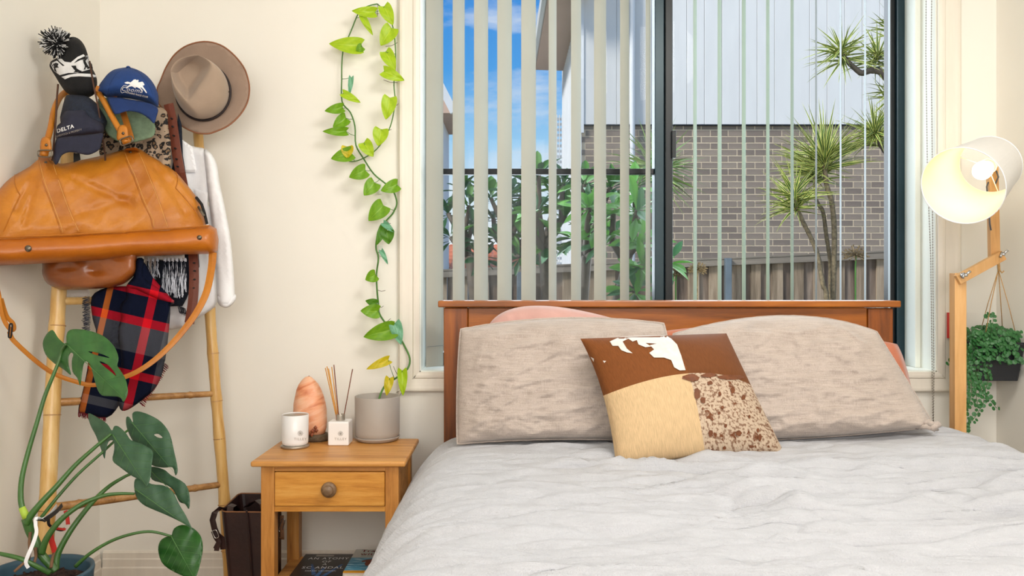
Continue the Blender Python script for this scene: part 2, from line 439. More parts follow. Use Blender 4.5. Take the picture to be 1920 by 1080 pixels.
M_felt_c = mat('taupe_felt_crown', (172, 150, 130), .95, .06, 10, .15, 300, sheen=.3)
M_binding = mat('brown_binding', (148, 94, 62), .6, .1)
M_cord = mat('brown_cord', (74, 44, 28), .7, .1)
M_hatband = mat('dark_hatband', (38, 26, 26), .6, .1)
M_navycloth = mat('navy_wool', (20, 28, 44), .95, .2, 40, .4, 200)
M_fringe = mat('navy_white_fringe', (206, 208, 216), .9, .3, 120, c2=(40, 50, 80))
M_tassel = mat('tassel_yarn', (214, 218, 228), .9, .1, 40)
M_fringe_r = mat('navy_red_fringe', (150, 30, 34), .9, .3, 30, c2=(18, 20, 36))
M_greyfringe = mat('charcoal_fringe', (50, 54, 66), .9, .3, 90, c2=(20, 24, 36))
M_stem = mat('green_stem', (76, 128, 48), .5, .15, 20)
M_stem_d = mat('monstera_stem', (62, 106, 44), .45, .2, 9, coat=.2)
M_soil = mat('bark_soil', (70, 48, 36), .95, .5, 40, .8, 60, c2=(28, 18, 14))
M_root = mat('brown_root', (120, 88, 62), .9, .2, 30)
M_potblue = mat('slate_blue_ceramic', (58, 88, 104), .5, .06, 6)
M_potgrey = mat('grey_ceramic', (172, 163, 154), .5, .03, 10)
M_ceramicw = mat('white_glazed', (244, 242, 240), .3, .01, 10, coat=.3)
M_candle = mat('white_candle_glass', (240, 240, 240), .3, .02, 10, coat=.5)
M_silver = mat('brushed_silver', (180, 172, 160), .35, .08, 30, metal=.8)
M_reed = wood('reed', [(196, 120, 40), (236, 180, 84)], 'z', 3)
M_reed_d = mat('dark_reed', (118, 56, 22), .6, .2, 30)
M_base_wood = mat('dark_rustic_wood', (118, 100, 76), .8, .3, 40, .4, c2=(58, 46, 34))
M_twine = mat('jute_twine', (200, 156, 96), .9, .2, 200, .4, 300)
M_plastic_k = mat('black_plastic', (30, 32, 38), .5, .05)
M_bulb, t_, b_ = newmat('bulb_glow'); b_.inputs['Emission Color'].default_value = (1, .93, .75, 1); b_.inputs['Emission Strength'].default_value = 5
M_shade = mat('shade_cotton', (246, 244, 240), .8, .01, 60, .1, 500, trans=.3)
M_shade_in = mat('shade_lining', (250, 236, 196), .7, .01, 60)
M_paper = mat('paper_pages', (232, 226, 214), .9, .06, 30, stretch=(1, 1, 60))
M_bead = mat('bead_grey', (150, 142, 130), .4, .05, metal=.4)
M_sticker = mat('white_sticker', (240, 240, 238), .5, .01)
M_redst = mat('red_sticker', (206, 52, 44), .5, .02)
M_clad = mat('grey_cladding', (224, 222, 218), .7, .03, 3, stretch=(3, 3, .5))
M_clad_w = mat('white_side_cladding', (226, 228, 230), .7, .03, 3)
M_soffit = mat('beige_soffit', (206, 176, 158), .8, .06, 2)
M_mortar = mat('pale_mortar', (226, 204, 174), .95, .08, 30, .2)
M_brick = mat('brown_grey_brick', (154, 138, 124), .85, .16, 3, .3, 60, c2=(128, 114, 102))
M_brick2 = mat('brown_grey_brick_light', (164, 148, 132), .85, .16, 3, .3, 60, c2=(138, 124, 110))
M_brick3 = mat('brown_grey_brick_dark', (140, 124, 112), .85, .16, 3, .3, 60, c2=(116, 104, 94))
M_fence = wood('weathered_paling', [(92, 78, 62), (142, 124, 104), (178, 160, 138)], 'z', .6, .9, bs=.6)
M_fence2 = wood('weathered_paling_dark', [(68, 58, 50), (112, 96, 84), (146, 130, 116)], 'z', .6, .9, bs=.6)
M_rail = wood('weathered_rail', [(104, 96, 86), (148, 138, 126)], 'x', .6, .9, bs=.5)
M_gal = mat('galvanised_post', (112, 124, 134), .5, .1, 12, metal=.5)
M_terracotta = mat('terracotta_tiles', (226, 140, 104), .8, .2, 6)
M_ground = mat('lawn', (90, 98, 58), .95, .3, 4)
M_frang = mat('frangipani_leaf', (104, 158, 66), .4, .2, 4, c2=(66, 118, 50), trans=.35)
M_frang2 = mat('frangipani_leaf_dark', (66, 116, 66), .4, .2, 4, c2=(42, 84, 52), trans=.3)
M_bark = mat('grey_bark', (92, 82, 72), .9, .3, 20, .6, 50)
M_trunk = mat('dracaena_trunk', (132, 118, 92), .9, .35, 60, .7, 90, c2=(78, 68, 52))
M_aga = mat('dried_flower', (206, 176, 130), .9, .2, 60, c2=(130, 104, 70))
M_agad = mat('dried_flower_dark', (150, 128, 92), .9, .2, 60, c2=(70, 58, 40))
def leafmat(name, c1, c2, vein=None, trans=.3, rough=.4):
    """leaf colour with a pale mid-vein along UV v"""
    m, t, b = newmat(name); u, v, uv = uvsplit(t)
    nn = nd(t, 'ShaderNodeTexNoise', Scale=5, Detail=3); t.links.new(uv, nn.inputs['Vector'])
    c = ramp(t, nn.outputs['Fac'], [(.3, srgb(c2)), (.7, srgb(c1))])
    if vein:
        a = mathn(t, 'ABSOLUTE', mathn(t, 'SUBTRACT', u, val=.5)); f = ramp(t, a, [(.0, (1,1,1,1)), (.025, (0,0,0,1))])
        c = mixc(t, f, c, srgb(vein))
    t.links.new(c, b.inputs['Base Color']); b.inputs['Roughness'].default_value = rough
    tr = t.nodes.new('ShaderNodeBsdfTranslucent'); ms = t.nodes.new('ShaderNodeMixShader'); ms.inputs[0].default_value = trans
    t.links.new(c, tr.inputs['Color']); t.links.new(b.outputs[0], ms.inputs[1]); t.links.new(tr.outputs[0], ms.inputs[2])
    t.links.new(ms.outputs[0], t.nodes['Material Output'].inputs[0]); return m
M_po = [leafmat('pothos_lime', (186, 214, 42), (160, 200, 24), (206, 226, 90)),
        leafmat('pothos_green', (132, 180, 36), (104, 158, 24), (160, 200, 70)),
        leafmat('pothos_blue_green', (136, 196, 164), (96, 166, 120), (160, 210, 180)),
        leafmat('pothos_yellow', (232, 204, 44), (196, 190, 30), (240, 220, 100)),
        leafmat('pothos_deep', (92, 146, 34), (70, 124, 24), (130, 176, 60))]
M_mon = [leafmat('monstera_leaf', (62, 112, 52), (44, 92, 42), None, .12, .38),
         leafmat('monstera_leaf_dusty', (66, 100, 72), (48, 84, 58), None, .08, .5),
         leafmat('monstera_leaf_young', (40, 96, 30), (28, 76, 24), None, .15, .32)]
M_vein = mat('leaf_vein', (84, 128, 68), .5, .05)
M_button = leafmat('button_leaf', (72, 136, 72), (32, 84, 44), None, .15, .4)
def stripeleaf():
    m, t, b = newmat('variegated_dracaena'); u, v, uv = uvsplit(t)
    a = mathn(t, 'ABSOLUTE', mathn(t, 'SUBTRACT', u, val=.5))
    c = ramp(t, a, [(.0, srgb((70, 104, 44))), (.24, srgb((58, 92, 40))), (.32, srgb((206, 208, 104))), (.5, srgb((226, 222, 140)))])
    t.links.new(c, b.inputs['Base Color']); b.inputs['Roughness'].default_value = .45
    return m
M_drac = stripeleaf()
M_yucca = mat('yucca_leaf', (88, 130, 70), .5, .25, 6, c2=(150, 170, 100))
# glass and fly screen
def thin(name, col, fac, rough=.02):
    m, t, b = newmat(name); t.nodes.remove(b); tr = t.nodes.new('ShaderNodeBsdfTransparent'); g = t.nodes.new('ShaderNodeBsdfGlossy')
    tr.inputs[0].default_value = (*col, 1); g.inputs['Roughness'].default_value = rough; ms = t.nodes.new('ShaderNodeMixShader'); ms.inputs[0].default_value = fac
    t.links.new(tr.outputs[0], ms.inputs[1]); t.links.new(g.outputs[0], ms.inputs[2]); t.links.new(ms.outputs[0], t.nodes['Material Output'].inputs[0]); return m
M_glass = thin('window_glass', (.985, .995, .995), .004)
def screenmat():
    m, t, b = newmat('fly_screen_mesh'); b.inputs['Base Color'].default_value = (.25, .27, .3, 1); b.inputs['Roughness'].default_value = .8
    tr = t.nodes.new('ShaderNodeBsdfTransparent'); ms = t.nodes.new('ShaderNodeMixShader'); ms.inputs[0].default_value = .09
    t.links.new(tr.outputs[0], ms.inputs[1]); t.links.new(b.outputs[0], ms.inputs[2]); t.links.new(ms.outputs[0], t.nodes['Material Output'].inputs[0]); return m
M_screen = screenmat()
def plaid():
    m, t, b = newmat('plaid_wool'); v = coords(t, (1, 1, 1), 'UV', (0, 0, math.radians(-13)))
    s = t.nodes.new('ShaderNodeSeparateXYZ'); t.links.new(v, s.inputs[0])
    nv = srgb((14, 20, 40)); rd = srgb((206, 20, 34)); gy = srgb((84, 86, 92)); og = srgb((220, 120, 36))
    def lin(a, o, k):
        n = t.nodes.new('ShaderNodeMath'); n.operation = 'MULTIPLY_ADD'; t.links.new(a, n.inputs[0]); n.inputs[1].default_value = 1/k; n.inputs[2].default_value = -o/k; return n.outputs[0]
    a = ramp(t, lin(s.outputs[0], 2, 3), [(0, nv), (.13, rd), (.18, nv), (.387, og), (.427, nv), (.655, rd), (.71, nv), (.80, gy), (.9, nv)], 'CONSTANT')
    c = ramp(t, lin(s.outputs[1], 4.5, 2.5), [(0, nv), (.06, rd), (.12, nv), (.28, rd), (.344, gy), (.55, nv), (.68, rd), (.745, nv), (.93, gy), (1, nv)], 'CONSTANT')
    ch = nd(t, 'ShaderNodeTexChecker', Scale=110); t.links.new(v, ch.inputs['Vector'])
    mm = mixc(t, .5, a, c); c2 = mixc(t, .3, mm, mixc(t, ch.outputs['Fac'], a, c))
    t.links.new(c2, b.inputs['Base Color']); b.inputs['Roughness'].default_value = .95; b.inputs['Specular IOR Level'].default_value = .1
    n = nd(t, 'ShaderNodeTexNoise', Scale=60); t.links.new(v, n.inputs['Vector']); bump(t, b, n.outputs[0], .4, .003); return m
M_plaid = plaid()
def leopard():
    m, t, b = newmat('leopard_print'); v = coords(t, (1, 1.0, 1), 'UV')
    n = nd(t, 'ShaderNodeTexNoise', Scale=9, Detail=2); t.links.new(v, n.inputs['Vector'])
    vm = mixc(t, .12, v, n.outputs['Color'])
    vo = nd(t, 'ShaderNodeTexVoronoi', Scale=11); t.links.new(vm, vo.inputs['Vector'])
    c = ramp(t, vo.outputs['Distance'], [(0, srgb((120, 92, 66))), (.22, srgb((120, 92, 66))), (.26, srgb((20, 17, 18))), (.46, srgb((24, 20, 20))), (.52, srgb((168, 146, 124)))])
    t.links.new(c, b.inputs['Base Color']); b.inputs['Roughness'].default_value = .8; return m
M_leo = leopard()
def hide(name, base, spot=None, thr=.5, scale=4, spot2=None, streak=(30, 6)):
    m, t, b = newmat(name); v = coords(t, (1, 1, 1), 'UV')
    h = nd(t, 'ShaderNodeTexNoise', Scale=1, Detail=4); vh = coords(t, (streak[0]*3, streak[1], 1), 'UV', (0, 0, .35)); t.links.new(vh, h.inputs['Vector'])
    c = ramp(t, h.outputs['Fac'], [(.3, tuple(x*.72 for x in srgb(base)[:3])+(1,)), (.7, srgb(base))])
    if spot:
        n = nd(t, 'ShaderNodeTexNoise', Scale=scale, Detail=5, Roughness=.62, Distortion=.3); t.links.new(v, n.inputs['Vector'])
        ad = mathn(t, 'MULTIPLY_ADD', h.outputs['Fac'], val=.10); t.links.new(n.outputs['Fac'], ad.node.inputs[2])
        f = ramp(t, ad, [(thr, (0,0,0,1)), (thr+.025, (1,1,1,1))]); c = mixc(t, f, c, srgb(spot))
    if spot2:
        n = nd(t, 'ShaderNodeTexNoise', Scale=scale*3.5, Detail=3); t.links.new(v, n.inputs['Vector'])
        f = ramp(t, n.outputs['Fac'], [(.50, (0,0,0,1)), (.60, (1,1,1,1))]); c = mixc(t, f, c, srgb(spot2))
    t.links.new(c, b.inputs['Base Color']); b.inputs['Roughness'].default_value = .75; b.inputs['Specular IOR Level'].default_value = .2
    bump(t, b, h.outputs['Fac'], .35, .004); return m
def saltmat():
    m, t, b = newmat('himalayan_salt'); v = coords(t, (1, 1, 1), 'Object', (0, .35, 0)); n = nd(t, 'ShaderNodeTexNoise', Scale=1.2, Detail=6, Distortion=.6)
    mm = t.nodes.new('ShaderNodeMapping'); mm.inputs['Scale'].default_value = (8, 8, 34); t.links.new(v, mm.inputs[0]); t.links.new(mm.outputs[0], n.inputs['Vector'])
    t.links.new(ramp(t, n.outputs['Fac'], [(.28, srgb((206, 116, 74))), (.42, srgb((232, 160, 118))), (.6, srgb((240, 190, 156))), (.8, srgb((248, 220, 200)))]), b.inputs['Base Color'])
    b.inputs['Roughness'].default_value = .4; b.inputs['Subsurface Weight'].default_value = .3; b.inputs['Subsurface Radius'].default_value = (.03, .012, .006); b.inputs['Subsurface Scale'].default_value = .3
    n2 = nd(t, 'ShaderNodeTexNoise', Scale=40); t.links.new(v, n2.inputs['Vector']); bump(t, b, n2.outputs[0], .3, .004); return m
M_salt = saltmat()
M_salt_d = mat('dark_salt', (186, 110, 78), .4, .3, 40, .5, c2=(120, 62, 40))
#=====PART2=====
# ================================================================== ROOM SHELL
D = 2.92; XL = -1.488; XR = 1.748; YB = -1.7; ZC = 2.62
WX0, WX1, WZ0, WZ1 = -.333, 1.53, .789, 2.36
struct('floor', MB().box(XL-.1, XR+.1, YB-.1, D+.3, -.1, 0), M_floor)
struct('ceiling', MB().box(XL-.1, XR+.1, YB-.1, D+.3, ZC, ZC+.1), M_ceil)
struct('wall_left', MB().box(XL-.12, XL, YB, D+.26, 0, ZC), M_wall)
struct('wall_right', MB().box(XR, XR+.12, YB, D+.26, 0, ZC), M_wall)
struct('wall_rear', MB().box(XL-.1, XR+.1, YB-.1, YB, 0, ZC), M_wall)
b = MB(); b.box(XL, WX0, D, D+.25, 0, ZC); b.box(WX1, XR, D, D+.25, 0, ZC); b.box(WX0, WX1, D, D+.25, 0, WZ0); b.box(WX0, WX1, D, D+.25, WZ1, ZC)
struct('wall_window', b, M_wall)
# unseen eave, added to keep the sun out of the window
struct('trim_1', MB().box(-4, 5, D+.26, D+.6, 2.6, 2.72), M_trim, label='unseen eave added to shade the window')
# baseboards with stepped profile
def baseboard(x0, y0, x1, y1, nx, ny, name):
    b = MB(); prof = [(0, .0), (.016, .0), (.016, .085), (.013, .09), (.013, .115), (.010, .12), (.010, .138), (.004, .145), (0, .145)]
    vs = []
    for (x, y) in ((x0, y0), (x1, y1)):
        for t_, z in prof: vs.append((x+nx*t_, y+ny*t_, z))
    k = len(prof); b.add(vs, [(i, (i+1) % k, (i+1) % k+k, i+k) for i in range(k)]+[tuple(range(k))[::-1], tuple(range(k, 2*k))])
    struct(name, b, M_trim)
baseboard(XL+.016, D, XR, D, 0, -1, 'baseboard_window')
baseboard(XL, YB, XL, D-.016, 1, 0, 'baseboard_left')
# window architrave (4 sides, grooved)
def architrave(a, bq, inner, name, cutA, cutB):
    """a->b inner line ends; outward vector; mitred"""
    b = MB(); prof = [(0, 0), (0, .016), (.012, .020), (.020, .020), (.024, .016), (.040, .018), (.052, .020), (.060, .022), (.068, .022), (.075, .014), (.075, 0)]
    a = Vector(a); bq = Vector(bq); o = Vector(inner); tdir = (bq-a).normalized(); vs = []
    for e, s in ((a, -1*cutA), (bq, cutB)):
        for q, h in prof: vs.append(e+o*q*1.12+tdir*s*q*1.12+Vector((0, -h, 0)))
    k = len(prof); b.add(vs, [(i, (i+1) % k, (i+1) % k+k, i+k) for i in range(k)]+[tuple(range(k))[::-1], tuple(range(k, 2*k))])
    struct(name, b, M_trim)
architrave((WX0, D, WZ0), (WX0, D, WZ1), (-.9, 0, 0), 'trim_2', 1, 1)
architrave((WX1, D, WZ0), (WX1, D, WZ1), (1, 0, 0), 'trim_3', 1, 1)
architrave((WX0, D, WZ0), (WX1, D, WZ0), (0, 0, -.86), 'trim_4', 1, 1)
architrave((WX0, D, WZ1), (WX1, D, WZ1), (0, 0, 1), 'trim_5', 1, 1)
# reveal linings
b = MB(); R0 = D-.004; R1 = D+.2
b.box(WX0-.01, WX0+.004, R0, R1, WZ0, WZ1); b.box(WX1-.004, WX1+.01, R0, R1, WZ0, WZ1)
b.box(WX0, WX1, R0, R1, WZ0-.01, WZ0+.004); b.box(WX0, WX1, R0, R1, WZ1-.004, WZ1+.01)
struct('trim_6', b, M_reveal)
# right jamb packing strip seen beside the frame
struct('trim_7', MB().box(1.505, WX1-.004, D+.10, D+.185, WZ0+.004, WZ1-.004), M_reveal, bevel=.003)
# window
FY0, FY1 = 3.10, 3.17
win = thing('window_1', None, None, (.6, FY0, WZ0)); win['kind'] = 'structure'
x0, x1, z0, z1 = WX0+.004, 1.508, WZ0+.004, WZ1-.004
obj('window_frame', MB().box(x0, x0+.045, FY0, FY1, z0, z1), M_frame, win, bevel=.003)
obj('window_frame', MB().box(x1-.032, x1, FY0, FY1, z0, z1), M_frame, win, bevel=.003)
obj('window_frame', MB().box(x1-.052, x1-.034, FY0+.012, FY1, z0+.04, z1-.04), M_frame2, win, bevel=.003)
obj('window_frame', MB().box(x0+.045, x1-.032, FY0, FY1, z0, z0+.05), M_frame, win, bevel=.003)
obj('window_frame', MB().box(x0+.045, x1-.032, FY0, FY1, z1-.05, z1), M_frame, win, bevel=.003)
mxx = W(1228, 0, FY0).x
obj('meeting_stile', MB().box(mxx, mxx+.037, FY0+.004, FY1, z0+.05, z1-.05), M_frame, win, bevel=.003)
obj('meeting_stile', MB().box(mxx+.037, mxx+.066, FY0-.012, FY0+.03, z0+.05, z1-.05), M_frame2, win, bevel=.003)
b = MB(); hp = W(1263, 270, FY0-.03)
b.box(hp.x-.006, hp.x+.010, FY0-.030, FY0-.008, hp.z-.052, hp.z+.052); b.box(hp.x-.004, hp.x+.004, FY0-.014, FY0, hp.z-.03, hp.z+.03)
obj('window_handle', b, M_frame2, win, bevel=.002)
zb = CZ+(525-322)*3.13/F
obj('glazing_bar', MB().box(x0+.045, mxx, 3.12, 3.15, zb-.011, zb+.011), M_frame2, win, bevel=.002)
obj('pane', MB().box(mxx+.03, x1-.05, 3.118, 3.122, z0+.05, z1-.05), M_glass, win)
obj('pane', MB().box(x0+.04, mxx+.01, 3.152, 3.156, z0+.05, zb), M_glass, win)
obj('pane', MB().box(x0+.04, mxx+.01, 3.152, 3.156, zb, z1-.05), M_glass, win)
obj('fly_screen', MB().box(x0+.04, mxx+.01, 3.163, 3.1635, z0+.05, z1-.05), M_screen, win)
# vertical blind
vb = thing('vertical_blind', 'off-white vertical slat blind hanging open across the window', 'blind', (.6, 2.99, WZ0))
obj('head_rail', MB().box(WX0+.02, WX1-.02, 2.965, 3.015, 2.30, 2.34), M_reveal, vb, bevel=.004)
cents = [(815, 33), (860, 23), (902, 27), (946, 28), (991, 28), (1036, 15), (1080, 19), (1125, 23), (1171, 17), (1215, 9),
         (1303, 6.5), (1349, 7), (1394.5, 7), (1439.5, 6), (1485, 5.5), (1530, 3), (1576, -3), (1622, -3), (1667, -3.5)]
yd = 2.99; ppm = F/yd
for i, (pc, wp) in enumerate(cents):
    x = (pc-960)/ppm; ray = math.atan2(pc-960, F)
    th = ray+(1 if wp > 0 else -1)*math.asin(min(.95, abs(wp)*.97/(.089*ppm)))
    dx, dy = math.sin(th)*.0445, math.cos(th)*.0445; nx, ny = dy/.0445, -dx/.0445; zz0 = WZ0+.012; b = MB()
    vs = []; K = 6
    for z in (zz0, 2.29):
        for k in range(K+1):
            s = -1+2*k/K; cv = .004*(1-s*s)*(1 if i < 10 else .3); vs.append((x+dx*s+nx*cv, yd+dy*s+ny*cv, z))
    for z in (zz0, 2.29):
        for k in range(K+1):
            s = -1+2*k/K; cv = .004*(1-s*s)*(1 if i < 10 else .3)+.0007; vs.append((x+dx*s+nx*cv, yd+dy*s+ny*cv, z))
    n = K+1; fs = []
    for k in range(K):
        fs += [(k+1, k, n+k, n+k+1), (2*n+k, 2*n+k+1, 3*n+k+1, 3*n+k), (k, k+1, 2*n+k+1, 2*n+k), (n+k+1, n+k, 3*n+k, 3*n+k+1)]
    fs += [(0, 2*n, 3*n, n), (K, n+K, 3*n+K, 2*n+K)]; b.add(vs, fs)
    s_ = obj('slat', b, M_slat if i < 10 else (M_slat_lit if i < 15 else M_slat_d), vb, smooth=False)
    if i == 0: obj('hem_weight', MB().obox((x-dx+nx*.006, yd-dy+ny*.006, zz0+.075), (x+dx+nx*.006, yd+dy+ny*.006, zz0+.075), (0, 0, .0008), (nx*.001, ny*.001, 0)), M_slat_d, s_)
# bead chain of blind
bc = thing('blind_chain', 'grey bead chain loop hanging at the right side of the window', 'blind chain', W(1748, 800, 2.875))
def beads(path, parent):
    b = MB(); L_ = 0; pts = []
    for i in range(len(path)-1):
        a, c = Vector(path[i]), Vector(path[i+1]); n = max(1, int((c-a).length/.0095))
        for k in range(n): pts.append(a.lerp(c, k/n))
    for p in pts:
        r = .0026; b.add([p+Vector(v)*r for v in ((1,0,0),(0,1,0),(-1,0,0),(0,-1,0),(0,0,1.2),(0,0,-1.2))], [(0,1,4),(1,2,4),(2,3,4),(3,0,4),(1,0,5),(2,1,5),(3,2,5),(0,3,5)])
    b.tube(path, .0007, 5)
    return obj('bead_strand', b, M_bead, parent, kind='stuff')
beads([W(1748, -120, 2.875), W(1746, 100, 2.875), W(1748, 300, 2.875), W(1749, 500, 2.875), W(1751, 700, 2.875), W(1750, 850, 2.875)], bc)
beads([W(1737, -120, 2.88), W(1736, 100, 2.88), W(1739, 330, 2.88), W(1745, 480, 2.88), W(1750, 850, 2.88)], bc)
# warning sticker card on the architrave
st = MB().box(W(1777, 0, 2.89).x, W(1809, 0, 2.89).x, 2.893, 2.896, W(0, 634, 2.895).z, W(0, 586, 2.895).z)
so = obj('warning_sticker', st, M_redst, None, 'small red-bordered white warning sticker on the window frame behind the wooden lamp', 'sticker')
a = W(1780, 631, 2.893); c = W(1806, 589, 2.893)
obj('label_face', MB().box(a.x, c.x, 2.8918, 2.893, a.z, c.z), M_sticker, so)
b = MB(); t0 = W(1779.5, 598, 2.891); b.add([t0, t0+Vector((.012, 0, 0)), t0+Vector((.009, 0, .012))], [(0, 1, 2)])
obj('red_triangle', b, M_redst, so)
b = MB()
for i in range(7): p = W(1780.5, 604+i*3, 2.8915); b.box(p.x, p.x+.034, 2.8912, 2.8918, p.z, p.z+.0018)
obj('text_lines', b, M_print_k, so)

# ================================================================== OUTSIDE
struct('ground', MB().box(-30, 30, 3.4, 60, -.7, -.6), M_ground)
# ---- brick house opposite
BD = 10.87; bw, bh, jt = .226, .072, .0142; px0 = .24; ph = .0863
hx0 = W(1090, 0, BD).x; hzt = W(0, 236, BD).z
house = thing('neighbour_house', 'brick and grey clad neighbouring house filling the right of the window', 'house', (3.5, BD, -.6))
obj('mortar_wall', MB().box(hx0, 8, BD+.001, BD+.25, -.6, hzt), M_mortar, house)
cl = [0, 0, 0]
bmesh_src = []
for mi, mm in enumerate((M_brick, M_brick2, M_brick3)):
    bb = MB().box(-bw/2, bw/2, -.0, .03, -bh/2, bh/2); me = mesh_of('brick', bb, mm, False); bmesh_src.append(me)
cnt = 0; rest = MB(); rr = random.Random(3)
zb0 = W(0, 500, BD).z
spots = []
row = 0; z = hzt-.03-bh/2+ph*.62
rows = []
while z > -.5:
    off = (row % 2)*.12+.05; x = hx0+off-px0
    while x < 7.6:
        xx0 = max(x-bw/2, hx0); xx1 = x+bw/2
        if xx1-xx0 > .06:
            z1_ = min(z+bh/2, hzt-.004)
            vis = (z > zb0) and ((x > W(1100, 0, BD).x) and x < W(1690, 0, BD).x) and xx1-xx0 > .2 and z1_ == z+bh/2
            spots.append((0 if vis else 1, x, z, xx0, xx1, z1_))
        x += px0
    z -= ph; row += 1
vis = [s for s in spots if s[0] == 0]; vis.sort(key=lambda s: -s[1]); chosen = set(id(s) for s in vis[:298])
for s in spots:
    if id(s) in chosen: inst('brick', bmesh_src[rr.choice((0, 0, 1, 2))], (s[1], BD-.003+rr.uniform(-.001, .001), s[2]), house)
    else: rest.box(s[3], s[4], BD-.003, BD+.02, s[2]-bh/2, s[5])
obj('brick_field', rest, M_brick, house, kind='stuff')
# cladding panels on the upper storey
zc1 = 6.2; x = hx0; i = 0
pw = .235
clad = MB()
while x < W(1700, 0, BD).x+.5:
    t = obj('cladding_panel', MB().box(x+.0025, x+pw-.0025, BD-.035, BD+.02, hzt+.012, zc1), M_clad, house, bevel=.003, seg=1); x += pw
obj('upper_wall', MB().box(hx0+.005, 8, BD-.018, BD+.2, hzt+.012, zc1), M_clad, house)
obj('flashing', MB().box(hx0-.01, 8, BD-.045, BD+.02, hzt-.004, hzt+.012), M_frame2, house)
obj('side_wall', MB().box(hx0, hx0+.2, BD+.2, 14.9, -.6, zc1), M_clad_w, house)
b = MB(); y = BD-.03
while y < 14.9: b.box(hx0-.012, hx0, y, y+.05, -.6, zc1); y += .2
obj('side_battens', b, M_clad_w, house, kind='stuff')
dp = W(1186, 0, BD-.1).x
obj('downpipe', MB().tube([(dp, BD-.09, -.6), (dp, BD-.09, zc1)], .035, 10), M_clad_w, house)
obj('corner_trim', MB().box(hx0-.03, hx0+.03, BD-.05, BD+.05, hzt-.1, zc1), M_clad_w, house)
# eave: sloping soffit
b = MB(); p1 = W(1004, 131, 14.6); p2 = W(1029, -10, 10.6)
b.add([(p1.x, 14.6, p1.z), (hx0+.1, 14.6, p1.z-.02), (hx0+.1, 10.4, p1.z-.02), (p2.x, 10.4, p2.z),
       (p1.x, 14.6, p1.z+.18), (hx0+.1, 14.6, p1.z+.5), (hx0+.1, 10.4, p2.z+.5), (p2.x, 10.4, p2.z+.18)],
      [(0,1,2,3), (4,7,6,5), (0,3,7,4), (1,5,6,2), (0,4,5,1), (3,2,6,7)])
obj('eave', b, M_soffit, house)
b = MB(); b.tube([(p1.x-.02, 14.62, p1.z+.09), (p2.x-.02, 10.4, p2.z+.09)], .07, 8); obj('gutter', b, M_clad_w, house)
# white lattice behind the house corner
lat = MB(); lx = .93
for k in range(26):
    y = 15.2; x = .72+k*.022*2
for k in range(30):
    zz = 1.2+k*.1; lat.box(W(1043, 0, 15.1).x, W(1060, 0, 15.1).x, 15.1, 15.12, zz, zz+.05)
for k in range(4):
    xx = W(1043+k*5, 0, 15.1).x; lat.box(xx, xx+.02, 15.08, 15.1, -.6, 4.2)
obj('lattice_screen', lat, M_clad_w, house)
# ---- neighbour on the left: gable roof corner
nb = thing('gabled_house', 'distant house with pinkish gable roof at the window\'s left edge', 'house', (-4, 15.5, -.6))
e0 = W(850, 216, 15); e1 = W(832, 118, 15)
b = MB(); b.add([(-5, 14.8, e0.z), (e0.x, 14.8, e0.z), (-3.4, 14.8, e0.z+4.6), (-5, 14.8, e0.z+4.6), (-5, 17, e0.z), (e0.x, 17, e0.z), (-3.4, 17, e0.z+4.6), (-5, 17, e0.z+4.6)],
      [(0,1,2,3), (7,6,5,4), (0,4,5,1), (1,5,6,2), (2,6,7,3), (3,7,4,0)])
obj('gable', b, M_soffit, nb)
b = MB(); b.obox((e0.x+.03, 14.75, e0.z), (-3.37, 14.75, e0.z+4.6), (.06, 0, .03), (0, .05, 0)); obj('barge_board', b, M_clad_w, nb)
obj('wall', MB().box(-5, W(826, 0, 15).x, 15, 17, -.6, e0.z), M_clad_w, nb)
# ---- terracotta roof far away
tr = thing('terracotta_roof_house', 'low house with orange terracotta tiled roof behind the frangipani', 'house', (-2, 20, -.6))
z_r0 = W(0, 512, 18).z; z_r1 = W(0, 459, 21).z
b = MB(); b.add([(-6, 18, z_r0), (1.2, 18, z_r0), (.4, 21, z_r1), (-6, 21, z_r1)], [(0, 1, 2, 3)])
for j in range(14):
    t0 = j/14; y0 = 18+3*t0; zz = z_r0+(z_r1-z_r0)*t0; xe = 1.2-.8*t0
    x = -3.2
    while x < xe:
        b.box(x, x+.17, y0, y0+.2, zz, zz+.035+.02*((j) % 2)); x += .23
obj('roof', b, M_terracotta, tr); obj('wall', MB().box(-6, 1, 18.3, 21, -.6, z_r0+.02), M_clad_w, tr)
# ---- paling fence
FD = 6.1
fn_ = thing('paling_fence', 'weathered grey timber paling fence below the brick wall', 'fence', (.8, FD, -.6))
def ftop(px): return 508-(px-832)*(36/848.)
k = 0; px = 780
while px < 1745:
    x = W(px, 0, FD).x; w = .082+rr.uniform(-.006, .006); zt = W(0, ftop(px)+10, FD).z; fr_ = (k % 2 == 0)
    yy = FD-.012 if fr_ else FD+.006
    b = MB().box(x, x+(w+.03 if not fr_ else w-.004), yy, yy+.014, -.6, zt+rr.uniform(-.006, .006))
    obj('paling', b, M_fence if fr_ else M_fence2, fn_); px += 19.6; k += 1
a = W(780, ftop(780)+6, FD-.03); c = W(1745, ftop(1745)+6, FD-.03)
obj('top_rail', MB().obox(a, c, (0, 0, .026), (0, .02, 0)), M_rail, fn_, bevel=.003)
obj('capping', MB().obox(a+Vector((0, .02, .03)), c+Vector((0, .02, .03)), (0, 0, .006), (0, .045, 0)), M_rail, fn_)
p = W(1365, 484, FD-.08)
obj('steel_post', MB().box(p.x-.024, p.x+.024, FD-.1, FD-.055, -.6, p.z), M_gal, fn_, bevel=.003)
p = W(974, 510, FD-.08)
obj('steel_post', MB().box(p.x-.02, p.x+.02, FD-.1, FD-.055, -.6, p.z), M_gal, fn_, bevel=.003)
